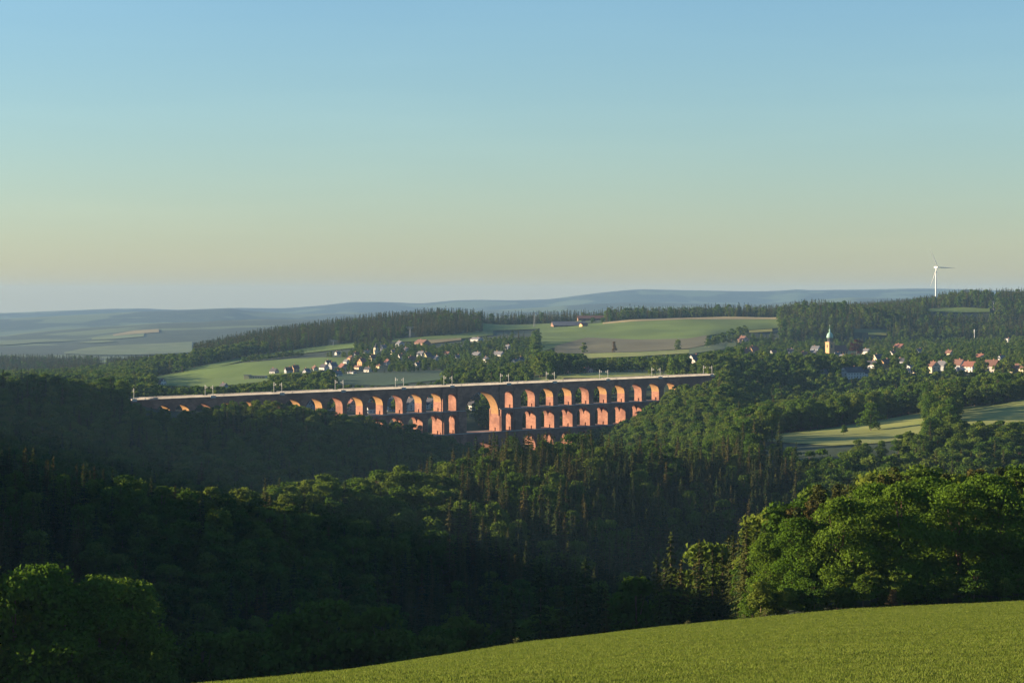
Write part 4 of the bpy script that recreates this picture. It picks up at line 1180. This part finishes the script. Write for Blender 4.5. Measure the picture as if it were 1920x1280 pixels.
# lone trees that stand free in the fields
def lone(u, v, ya, yb, hpx, label, kind='broad', sx=1.0, name='broadleaf_tree', i=None, group=None):
    y = find_Y(u, v, ya, yb)
    plant(kind, P(u, y, -0.1), hpx * y / F, label, 'tree', group, name, None, i, sx)
lone(1632, 808, 1230, 1700, 53, 'lone round tree standing in the pale meadow', 'broad', 1.35, i=4)
lone(1582, 816, 1230, 1700, 20, 'small bushy tree left of the lone meadow tree', 'broad', 1.1, i=1)
for k, (u, y_, h_) in enumerate(((1738, 1400, 11), (1752, 1420, 13), (1768, 1410, 12.5), (1783, 1405, 11), (1796, 1425, 9), (1760, 1380, 9), (1810, 1390, 8.5))):
    plant('broad', P(u, y_), h_, ['leftmost', 'tallest', 'broad middle', 'right hand', 'small outer', 'low front', 'rightmost low'][k] + ' tree of the clump at the right of the pale meadow', 'tree', None, 'broadleaf_tree', None, k % 5, 1.25)
lone(1272, 656, 2600, 3900, 20, 'small round tree on the harrowed field', 'broad_far', 1.15)
lone(1152, 662, 2600, 3900, 22, 'thin pale tree below the harrowed field', 'rust', 0.7)
lone(1095, 664, 2600, 3900, 22, 'dim tree left of the thin pale tree', 'broad_far', 1.0)
lone(1180, 598, 3600, 4300, 22, 'large round tree on the skyline beside the farm', 'broad_far', 1.3)
lone(1165, 600, 3600, 4200, 12, 'low tree left of the skyline tree', 'broad_far', 1.6)
lone(1147, 601, 3600, 4200, 10, 'bush at the end of the skyline hedge', 'broad_far', 1.7)
lone(1112, 605, 3600, 4200, 10, 'bush by the farm sheds on the skyline', 'broad_far', 1.9)
lone(1130, 606, 3600, 4200, 11, 'bush right of the farm sheds on the skyline', 'broad_far', 1.9)
lone(1606, 669, 2500, 3400, 33, 'dark red copper beech beside the church', 'copper', 1.1, 'copper_beech')
for k, (u, v, h) in enumerate(((1340, 648, 18), (1355, 643, 20), (1372, 640, 24), (1385, 634, 22), (1395, 630, 20), (1328, 650, 14))):
    lone(u, v, 2800, 3900, h, ['first', 'second', 'third', 'fourth', 'fifth', 'lowest'][k] + ' dark tree of the copse beside the big green field', 'broad_far', 1.3)
for k in range(20):
    u = 458 + k * 5.6; v = np.interp(u, [455, 560], [679, 667])
    lone(u, v, 2700, 3600, 8 + 5 * rng.uniform(), ordn[k] + ' round bush from the left in the hedge dividing the hillside fields', 'broad_far', 1.8, group='bushes of the hillside hedge')

# ------------------------------------------------------------------ houses
WALLS = {'white': (0.56, 0.54, 0.49), 'cream': (0.55, 0.47, 0.32), 'yellow': (0.56, 0.47, 0.25), 'ochre': (0.50, 0.30, 0.14), 'pink': (0.52, 0.34, 0.27),
         'grey': (0.36, 0.36, 0.36), 'greywall': (0.42, 0.38, 0.33), 'blue': (0.50, 0.56, 0.62), 'brownwall': (0.22, 0.13, 0.09)}
ROOFS = {'red': (0.19, 0.08, 0.056), 'brown': (0.145, 0.075, 0.055), 'dark': (0.055, 0.055, 0.065), 'grey': (0.12, 0.12, 0.13)}
WM = {k: noise_mat('render ' + k, tuple(x * 0.9 for x in c), c, 0.6, 0.85) for k, c in WALLS.items()}
RM_ = {k: noise_mat('tiles ' + k, tuple(x * 0.75 for x in c), tuple(x * 1.15 for x in c), 1.2, 0.8, stretch=(1, 1, 4)) for k, c in ROOFS.items()}
M['glass'] = noise_mat('dark window glass', (0.03, 0.035, 0.045), (0.05, 0.06, 0.07), 1.0, 0.15)
M['wood'] = noise_mat('painted wood', (0.10, 0.06, 0.04), (0.15, 0.09, 0.06), 3.0, 0.7)
M['chimney'] = noise_mat('chimney brick', (0.26, 0.12, 0.08), (0.36, 0.18, 0.12), 2.0, 0.9)
wb = MB(); wb.box(-0.5, 0.5, -0.06, 0.06, -0.65, 0.65); win_me = wb.mesh('window', M['glass'])
db = MB(); db.box(-0.5, 0.5, -0.06, 0.06, 0, 2.1); door_me = db.mesh('door', M['wood'])
fb = MB(); fb.box(-0.62, 0.62, -0.09, 0.0, -0.80, -0.68); sill_me = fb.mesh('sill', WM['white'])

def house(loc, gw, ln, eh, pitch, turn, wall, roof, label, cat='house', name='house', chim=True, k=0):
    """local x is the ridge, gables at +-x"""
    rz = radians(38 if turn == 'g' else -52) + (k % 5 - 2) * 0.09
    o = empty(name, loc, rz)
    tag(o, label, cat)
    hx, hy = ln / 2, gw / 2
    rh = hy * math.tan(radians(pitch))
    b = -2.5
    v = [(-hx, -hy, b), (hx, -hy, b), (hx, hy, b), (-hx, hy, b), (-hx, -hy, eh), (hx, -hy, eh), (hx, hy, eh), (-hx, hy, eh), (-hx, 0, eh + rh), (hx, 0, eh + rh)]
    f = [(0, 1, 5, 4), (2, 3, 7, 6), (1, 2, 6, 9, 5), (3, 0, 4, 8, 7), (4, 5, 9, 8), (6, 7, 8, 9)]
    m = MB(); m.add(v, f); m.build('wall', WM[wall], o)
    ov = 0.45; th = 0.22
    m = MB()
    sl_ = rh / hy
    for sgn in (-1, 1):
        e = hy + ov
        pts = []
        for x in (-hx - ov, hx + ov):
            pts += [(x, 0, eh + rh + 0.03), (x, sgn * e, eh - ov * sl_ + 0.03), (x, sgn * e, eh - ov * sl_ + th + 0.03), (x, 0, eh + rh + th + 0.05)]
        m.add(pts, [(0, 1, 2, 3), (7, 6, 5, 4), (0, 4, 5, 1), (1, 5, 6, 2), (2, 6, 7, 3), (3, 7, 4, 0)])
    r_ = m.build('roof', RM_[roof], o)
    if chim:
        m = MB(); cx_ = hx * (0.3 if k % 2 else -0.35); m.box(cx_ - 0.4, cx_ + 0.4, -0.35, 0.35, eh + rh - 0.6, eh + rh + 1.3); m.box(cx_ - 0.48, cx_ + 0.48, -0.43, 0.43, eh + rh + 1.3, eh + rh + 1.45)
        m.build('chimney', M['chimney'], r_)
    def win(x, y, z, a):
        w_ = link(bpy.data.objects.new('window', win_me), o); w_.location = (x, y, z); w_.rotation_euler = (0, 0, a)
        s_ = link(bpy.data.objects.new('sill', sill_me), w_)
    stores = [1.5] if eh < 4.4 else [1.5, 4.2 if eh >= 5.2 else 3.6]
    for z in stores:
        if z > eh - 0.5: continue
        nx = max(2, int(ln / 4)); 
        for q in range(nx):
            x = -hx + ln * (q + 0.5) / nx
            win(x, -hy - 0.02, z, 0)
        for q in range(2):
            win(-hx - 0.02, -hy + gw * (q + 0.5) / 2, z, pi / 2 * 3)
            win(hx + 0.02, -hy + gw * (q + 0.5) / 2, z, pi / 2)
    if rh > 2.8:
        for sx, a in ((-1, pi * 1.5), (1, pi / 2)):
            for yq in (-0.9, 0.9):
                win(sx * (hx + 0.02), yq, eh + rh * 0.32, a)
    d_ = link(bpy.data.objects.new('door', door_me), o); d_.location = (hx * 0.12, -hy - 0.03, 0)
    return o
for k, (h, y) in enumerate(zip(HOUSES, HPOS)):
    sc_ = 0.84 if h[0] < 1000 and y > 2200 else 1.0
    house(P(h[0], y), h[3] * sc_, h[4] * sc_, h[5] * sc_, h[6], h[7], h[8], h[9], h[10], k=k)

# ------------------------------------------------------------------ church, tower, hall, farm, turbine, pylons
M['copper_roof'] = noise_mat('green copper', (0.20, 0.36, 0.30), (0.30, 0.46, 0.38), 0.8, 0.6)
M['stone'] = noise_mat('warm sandstone', (0.42, 0.24, 0.11), (0.50, 0.30, 0.15), 0.5, 0.9)
M['slate_drum'] = noise_mat('dark drum', (0.10, 0.10, 0.10), (0.16, 0.15, 0.14), 0.8, 0.8)
M['paint'] = noise_mat('white paint', (0.6, 0.6, 0.58), (0.66, 0.66, 0.64), 0.05, 0.4)
yc = find_Y(1552, 666, 2900, 3400)
c = P(1556, yc)
ch = empty('church', c, radians(28)); tag(ch, 'village church with lit stone tower and green copper dome', 'church')
pxm = yc / F            # metres per photograph pixel
tw = 6.0 * pxm
th_ = 24 * pxm
m = MB(); m.box(-tw, tw, -tw, tw, -3, th_); m.box(-tw - 0.4, tw + 0.4, -tw - 0.4, tw + 0.4, th_, th_ + 0.8); tower = m.build('tower', M['stone'], ch)
for a in range(4):
    m = MB(); m.box(-1.1, 1.1, -tw - 0.06, -tw + 0.1, th_ - 7, th_ - 2.5)
    w = m.build('belfry_window', M['glass'], tower); w.rotation_euler = (0, 0, a * pi / 2)
m = MB(); m.lathe([(tw * 0.8, th_ + 0.8), (tw * 0.8, th_ + 9 * pxm)], 8); drum = m.build('drum', M['slate_drum'], ch)
for a in range(8):
    m = MB(); m.box(-0.7, 0.7, -tw * 0.8 - 0.05, -tw * 0.68, th_ + 2.2, th_ + 8 * pxm)
    w = m.build('louvre', M['glass'], drum); w.rotation_euler = (0, 0, a * pi / 4 + pi / 8)
z0 = th_ + 9 * pxm
R = tw * 1.0
m = MB(); m.lathe([(R, z0), (R * 1.05, z0 + 0.6), (R * 0.98, z0 + 3), (R * 0.8, z0 + 5.2), (R * 0.5, z0 + 6.8), (R * 0.26, z0 + 7.4), (R * 0.26, z0 + 9.4), (R * 0.34, z0 + 9.7), (R * 0.2, z0 + 11), (0.25, z0 + 12.4), (0.09, z0 + 16.5)], 12)
dome = m.build('dome', M['copper_roof'], ch, True)
m = MB(); m.lathe([(0.05, z0 + 15.5), (0.5, z0 + 15.9), (0.05, z0 + 16.4)], 8); m.box(-0.06, 0.06, -0.06, 0.06, z0 + 16.4, z0 + 18.2); m.box(-0.5, 0.5, -0.06, 0.06, z0 + 17.2, z0 + 17.4); m.build('finial', M['paint'], dome)
nl, nw, ne = 30 * pxm, 7.5 * pxm, 9 * pxm
v = [(tw, -nw, -3), (tw + nl, -nw, -3), (tw + nl, nw, -3), (tw, nw, -3), (tw, -nw, ne), (tw + nl, -nw, ne), (tw + nl, nw, ne), (tw, nw, ne), (tw, 0, ne + nw * 1.25), (tw + nl, 0, ne + nw * 1.25)]
m = MB(); m.add(v, [(0, 1, 5, 4), (2, 3, 7, 6), (1, 2, 6, 9, 5), (3, 0, 4, 8, 7), (4, 5, 9, 8), (6, 7, 8, 9)]); m.build('nave', M['stone'], ch)
m = MB()
for sgn in (-1, 1):
    p = []
    for x in (tw + 0.05, tw + nl + 0.5):
        p += [(x, 0, ne + nw * 1.25 + 0.05), (x, sgn * (nw + 0.5), ne - 0.6), (x, sgn * (nw + 0.5), ne - 0.25), (x, 0, ne + nw * 1.25 + 0.4)]
    m.add(p, [(0, 1, 2, 3), (7, 6, 5, 4), (0, 4, 5, 1), (1, 5, 6, 2), (2, 6, 7, 3), (3, 7, 4, 0)])
m.build('nave_roof', RM_['brown'], ch)
for q in range(5):
    m = MB(); x = tw + nl * (q + 0.5) / 5; m.box(x - 0.8, x + 0.8, -nw - 0.06, -nw + 0.1, 2.0, ne - 1.2); m.build('nave_window', M['glass'], ch)

# the small tower in the left village
yt = find_Y(705, 664, 2700, 3350)
t = empty('chapel_tower', P(705, yt), radians(35)); tag(t, 'slim cream tower with dark cap above the village roofs', 'tower')
pxm = yt / F
m = MB(); m.box(-2.4, 2.4, -2.4, 2.4, -3, 12 * pxm); m.build('shaft', WM['cream'], t)
m = MB(); m.lathe([(3.2, 12 * pxm), (3.0, 12 * pxm + 1.0), (1.9, 12 * pxm + 2.8), (0.9, 12 * pxm + 3.6), (0.9, 12 * pxm + 4.8), (0.1, 12 * pxm + 7)], 8); m.build('cap', RM_['dark'], t)
for a in range(4):
    m = MB(); m.box(-0.5, 0.5, -2.46, -2.3, 12 * pxm - 3.5, 12 * pxm - 1.2); w = m.build('belfry_window', M['glass'], t); w.rotation_euler = (0, 0, a * pi / 2)

# the yellow hall: long flat-roofed block with a bright end
yh = find_Y(470, 711, 2240, 2900)
hl = empty('hall', P(478, yh), radians(-8)); tag(hl, 'long flat roofed hall with bright yellow end wall on the hillside', 'hall')
pxm = yh / F
m = MB(); m.box(-19 * pxm, -9 * pxm, -6, 6, -2, 10 * pxm * 0.72); m.build('end_block', WM['yellow'], hl)
m = MB(); m.box(-9 * pxm, 22 * pxm, -5.5, 5.5, -2, 8 * pxm * 0.7); m.build('wing', WM['cream'], hl)
m = MB(); m.box(-9 * pxm + 0.1, 22 * pxm + 0.4, -6.0, 6.0, 8 * pxm * 0.7, 8 * pxm * 0.7 + 0.5); m.build('roof', RM_['grey'], hl)
for q in range(9):
    m = MB(); x = -8 * pxm + q * 3.3 * pxm; m.box(x, x + 1.9 * pxm, -5.56, -5.4, 1.4, 3.0); m.build('window', M['glass'], hl)
m = MB(); m.box(-19 * pxm - 0.3, -9 * pxm + 0.05, -6.3, 6.3, 7.2 * pxm, 7.2 * pxm + 0.5); m.build('roof', RM_['grey'], hl)

# farm sheds on the skyline
def shed(u, v, ya, yb, lpx, dep, eh, rh, wall, roof, label, rz):
    y = find_Y(u, v, ya, yb); o = empty('farm_shed', P(u, y), rz); tag(o, label, 'barn', 'farm sheds on the skyline')
    hx = lpx * 0.5 * y / F; hy = dep / 2
    m = MB(); m.add([(-hx, -hy, -2), (hx, -hy, -2), (hx, hy, -2), (-hx, hy, -2), (-hx, -hy, eh), (hx, -hy, eh), (hx, hy, eh), (-hx, hy, eh), (-hx, 0, eh + rh), (hx, 0, eh + rh)],
                    [(0, 1, 5, 4), (2, 3, 7, 6), (1, 2, 6, 9, 5), (3, 0, 4, 8, 7), (4, 5, 9, 8), (6, 7, 8, 9)]); m.build('wall', WM[wall], o)
    m = MB()
    for s in (-1, 1):
        p = []
        for x in (-hx - 0.8, hx + 0.8):
            p += [(x, 0, eh + rh + 0.05), (x, s * (hy + 0.8), eh - 0.3), (x, s * (hy + 0.8), eh + 0.05), (x, 0, eh + rh + 0.4)]
        m.add(p, [(0, 1, 2, 3), (7, 6, 5, 4), (0, 4, 5, 1), (1, 5, 6, 2), (2, 6, 7, 3), (3, 7, 4, 0)])
    m.build('roof', RM_[roof], o)
    for q in range(6):
        m = MB(); x = -hx * 0.9 + q * hx * 0.32; m.box(x, x + hx * 0.14, -hy - 0.08, -hy + 0.1, 0.4, eh * 0.75); m.build('door', M['wood'], o)
shed(1066, 613, 3300, 3980, 62, 34, 3.2, 6.0, 'brownwall', 'grey', 'long shed with broad grey roof and lit end below the skyline', 0.12)
shed(1094, 613, 3300, 3980, 12, 10, 4.0, 2.5, 'ochre', 'brown', 'small bright annex at the right end of the grey roofed shed', 0.5)
shed(1108, 594, 3900, 4160, 50, 20, 3.5, 4.5, 'brownwall', 'brown', 'long brown roofed shed on the skyline behind the farm', 0.05)

# wind turbine
wy = 4230.0
wx, _, wz = P(1755, wy)
wt = empty('wind_turbine', (wx, wy, wz)); tag(wt, 'white three bladed wind turbine on the wooded skyline at the right', 'wind turbine')
hubz = -(501 - VH) * wy / F - wz
m = MB(); m.lathe([(1.7, -2), (1.5, hubz * 0.3), (1.2, hubz * 0.7), (0.95, hubz - 1.2)], 16); m.build('tower', M['paint'], wt, True)
yaw = radians(24)
m = MB(); m.box(-1.3, 1.3, -3.0, 4.5, -1.2, 1.4); nc = m.build('nacelle', M['paint'], wt); nc.location = (0, 0, hubz); nc.rotation_euler = (0, 0, yaw)
m = MB(); m.lathe([(1.7, -1.4), (1.75, 0.4), (1.3, 1.8), (0.3, 2.7)], 12); hb = m.build('hub', M['paint'], wt, True); hb.rotation_euler = (radians(90), 0, yaw)
hb.location = (sin(yaw) * 4.6, -cos(yaw) * 4.6, hubz)
BL = 38 * wy / F * 1.02
for k, a in enumerate((radians(117), radians(-2), radians(245))):
    m = MB(); ns = 10; vs = []; fs = []
    for i in range(ns):
        q = i / (ns - 1); r = 1.0 + (BL - 1.0) * q
        cw = 0.55 + 1.5 * np.exp(-((q - 0.2) / 0.16) ** 2) if q < 0.2 else 2.05 * (1 - q) ** 0.9 + 0.18
        tw_ = radians(16) * (1 - q); t2 = 0.55 * (1 - q) + 0.06
        for (cxx, tyy) in ((-0.35 * cw, 0), (0.1 * cw, -t2), (0.65 * cw, 0), (0.1 * cw, t2)):
            x_ = cxx * cos(tw_) - tyy * sin(tw_); y_ = cxx * sin(tw_) + tyy * cos(tw_)
            vs.append((x_, y_, r))
    for i in range(ns - 1):
        for j in range(4):
            fs.append((4 * i + j, 4 * i + (j + 1) % 4, 4 * i + 4 + (j + 1) % 4, 4 * i + 4 + j))
    fs += [(3, 2, 1, 0), (4 * ns - 4, 4 * ns - 3, 4 * ns - 2, 4 * ns - 1)]
    m.add(vs, fs)
    b_ = m.build('blade', M['paint'], wt, True)
    from mathutils import Matrix
    mat_ = Matrix.Translation((sin(yaw) * 5.4, -cos(yaw) * 5.4, hubz)) @ Matrix.Rotation(yaw, 4, 'Z') @ Matrix.Rotation(pi / 2 - a, 4, 'Y')
    b_.matrix_local = mat_

# lattice pylons and a pale mast
def pylon(u, v, ya, yb, hpx, arm, label):
    y = find_Y(u, v, ya, yb); h = hpx * y / F
    o = empty('electricity_pylon', P(u, y, -0.5), 0.3); tag(o, label, 'pylon', 'electricity pylons on the hills')
    w = h * 0.055
    for sx in (-1, 1):
        for sy in (-1, 1):
            m = MB(); m.tube((sx * w, sy * w, -1), (sx * 0.25, sy * 0.25, h), 0.22, 0.14, 5); m.build('leg', M['steel'], o)
    m = MB(); n_ = 7
    for i in range(n_):
        za, zb_ = h * i / n_, h * (i + 1) / n_; wa, wb_ = w + (0.25 - w) * i / n_, w + (0.25 - w) * (i + 1) / n_
        for sy in (-1, 1):
            m.tube((-wa, sy * wa, za), (wb_, sy * wb_, zb_), 0.1, n=4); m.tube((wa, sy * wa, za), (-wb_, sy * wb_, zb_), 0.1, n=4)
    tag(m.build('bracing', M['steel'], o), kind='stuff')
    for z_, a_ in ((h * 0.97, arm), (h * 0.86, arm * 0.6)):
        m = MB(); m.tube((-a_, 0, z_), (a_, 0, z_), 0.32, n=5); m.tube((-a_, 0, z_), (0, 0, z_ + 1.2), 0.12, n=4); m.tube((a_, 0, z_), (0, 0, z_ + 1.2), 0.12, n=4); m.build('crossarm', M['steel'], o)
pylon(1002, 613, 3300, 4100, 28, 5.5, 'tall lattice pylon in front of the shaded hilltop meadow')
pylon(769, 634, 3000, 3900, 22, 7, 'lattice pylon standing before the spruce wood above the village')
pylon(625, 649, 2900, 3900, 12, 5, 'small lattice pylon at the edge of the bright green strip')
pylon(1863, 581, 3760, 4150, 17, 3, 'faint lattice pylon before the hilltop wood at the right')
ym = find_Y(1827, 640, 2700, 3400)
o = empty('radio_mast', P(1827, ym)); tag(o, 'slim pale mast rising above the trees near the right edge', 'mast')
h = 28 * ym / F
m = MB(); m.tube((0, 0, -2), (0, 0, h * 0.82), 0.45, 0.35, 10); m.build('pole', M['paint'], o)
m = MB(); m.tube((0, 0, h * 0.82), (0, 0, h), 0.65, 0.65, 10); m.build('antenna_head', M['paint'], o)
# rusty fence on the embankment
ye = find_Y(1085, 711, 2120, 2480)
o = empty('embankment_wall', P(1085, ye, 0), 0.25); tag(o, 'rusty brown retaining fence on the grassy railway embankment', 'fence')
for i in range(14):
    m = MB(); m.box(-15 + i * 2.3, -15 + i * 2.3 + 2.2, -0.12, 0.12, -0.5, 1.5); m.build('panel', M['chimney'], o)

# ------------------------------------------------------------------ the wheat field
M['wheat'] = leaf_mat('green wheat', [(0.075, 0.118, 0.018), (0.118, 0.162, 0.026), (0.18, 0.212, 0.05)], 0.4, 1.2)
wc = bpy.data.collections.new('source wheat')
for k in range(5):
    g = np.random.default_rng(200 + k)
    V, Fc = [], []
    for i in range(46):
        x, y = g.uniform(-0.32, 0.32, 2); hgt = g.uniform(0.55, 0.82); a = g.uniform(0, 2 * pi); w = g.uniform(0.012, 0.022)
        lx, ly = g.normal(0, 0.06, 2)
        dx, dy = cos(a) * w, sin(a) * w
        b = len(V)
        V += [(x - dx, y - dy, 0), (x + dx, y + dy, 0), (x + lx + dx * 0.7, y + ly + dy * 0.7, hgt), (x + lx - dx * 0.7, y + ly - dy * 0.7, hgt)]
        Fc.append((b, b + 1, b + 2, b + 3))
        if i % 2 == 0:       # an ear
            e = 0.03; b = len(V)
            V += [(x + lx - dy / w * e, y + ly + dx / w * e, hgt - 0.05), (x + lx + dx / w * e * 0.6, y + ly + dy / w * e * 0.6, hgt + 0.03), (x + lx + dy / w * e, y + ly - dx / w * e, hgt - 0.05), (x + lx * 1.3, y + ly * 1.3, hgt + 0.12)]
            Fc.append((b, b + 1, b + 2, b + 3))
        else:                # a bent flag leaf
            b = len(V); c2, s2 = cos(a + 1), sin(a + 1); l = g.uniform(0.12, 0.26)
            V += [(x, y, hgt * 0.75), (x + c2 * l * 0.5 - s2 * 0.025, y + s2 * l * 0.5 + c2 * 0.025, hgt * 0.98), (x + c2 * l, y + s2 * l, hgt * 0.85), (x + c2 * l * 0.5 + s2 * 0.025, y + s2 * l * 0.5 - c2 * 0.025, hgt * 0.96)]
            Fc.append((b, b + 1, b + 2, b + 3))
    wc.objects.link(bpy.data.objects.new(f'wheat_source_{k}', np_mesh('wheat', np.array(V), np.array(Fc), [M['wheat']])))
wy0, wy1 = 96.0, 300.5
pts = []
y = wy0
while y < wy1:
    st = 0.36 + 0.10 * (y - wy0) / (wy1 - wy0)
    x0, x1 = (-90 - CX) * y / F, (2010 - CX) * y / F
    x = np.arange(x0, x1, st); x = x + rng.uniform(-0.5, 0.5, len(x)) * st
    pts.append(np.stack([x, y + rng.uniform(-0.5, 0.5, len(x)) * st], 1)); y += st
pts = np.concatenate(pts)
zz = field_z(pts[:, 0], pts[:, 1])
vv = VH - zz * F / pts[:, 1]
ok = vv < 1312
pts, zz = pts[ok], zz[ok]
nn = 1 + 0.14 * vnoise(pts[:, 0], pts[:, 1], 9, 3) + 0.08 * vnoise(pts[:, 0], pts[:, 1], 2.2, 4)
scatter('wheat', 'green wheat in ear covering the sloping foreground field', np.stack([pts[:, 0], pts[:, 1], zz], 1), nn * 0.85, rng.uniform(0, 6.28, len(pts)), rng.integers(0, 5, len(pts)), wc)
print('WHEAT', len(pts))
# marker posts and weeds at the edge of the field
def post(u, Y, h, label):
    x = (u - CX) * Y / F
    o = empty('marker_post', (x, Y, float(field_z(x, Y)) - 0.2)); tag(o, label, 'post')
    m = MB(); m.tube((0, 0, 0), (0.03, 0, h), 0.07, 0.06, 7); m.build('stake', M['bark'], o)
    m = MB(); m.lathe([(0.07, h - 0.02), (0.075, h + 0.04), (0.02, h + 0.1)], 7); m.build('tip', M['paint'], o)
post(253, 296, 1.7, 'thin wooden post at the lower left end of the wheat field')
post(2, 290, 2.2, 'thin wooden post in the lower left corner')
M['weed'] = leaf_mat('dry weeds', [(0.13, 0.15, 0.05), (0.2, 0.18, 0.08)], 0.4, 1.0)
for k, (u, h, lab) in enumerate(((968, 1.5, 'tall weed at the middle of the field edge'), (700, 1.0, 'low weed on the left part of the field edge'), (1290, 1.1, 'low weed on the field edge left of the trees'), (1395, 1.2, 'weed on the field edge beside the first tree'),
                                 (1434, 1.6, 'stalky weed on the field edge below the light green trees'))):
    Y = 299.0; x = (u - CX) * Y / F; g = np.random.default_rng(300 + k)
    o = empty('weed', (x, Y, float(field_z(x, Y)))); tag(o, lab, 'weed')
    m = MB()
    for i in range(5): m.tube((0, 0, 0), (g.normal() * 0.15, g.normal() * 0.15, h * g.uniform(0.7, 1)), 0.02, 0.01, 4)
    m.build('stem', M['weed'], o)
    n_ = 70; c_ = np.stack([g.normal(0, 0.2, n_), g.normal(0, 0.2, n_), h * g.uniform(0.35, 1.02, n_)], 1); nr = g.normal(size=(n_, 3)); nr /= np.linalg.norm(nr, axis=1)[:, None]
    q = quads_from(c_, nr, np.full(n_, 0.07), 0.6, 0.2, g); link(bpy.data.objects.new('leaves', np_mesh('leaves', q[0], q[1], [M['weed']])), o)
plant('rust', (((1674 - CX) * 302 / F), 302.5, float(field_z((1674 - CX) * 302 / F, 300))), 2.6, 'brown dry bush under the tallest tree at the field edge', 'bush', None, 'bush', sx=1.0)

# ------------------------------------------------------------------ the air
hm = bpy.data.materials.new('valley haze')
hm.use_nodes = True
nt = hm.node_tree
nt.nodes.remove(nt.nodes['Principled BSDF'])
pv = nt.nodes.new('ShaderNodeVolumePrincipled')
pv.inputs['Color'].default_value = (0.285, 0.495, 0.78, 1)
pv.inputs['Density'].default_value = 3.0e-5
pv.inputs['Anisotropy'].default_value = 0.0
nt.links.new(pv.outputs[0], nt.nodes['Material Output'].inputs['Volume'])
m = MB(); m.box(-20600, 13500, -150, 21200, -360, 88)
tag(m.build('haze', hm), 'thin blue haze lying over the valleys', kind='stuff')
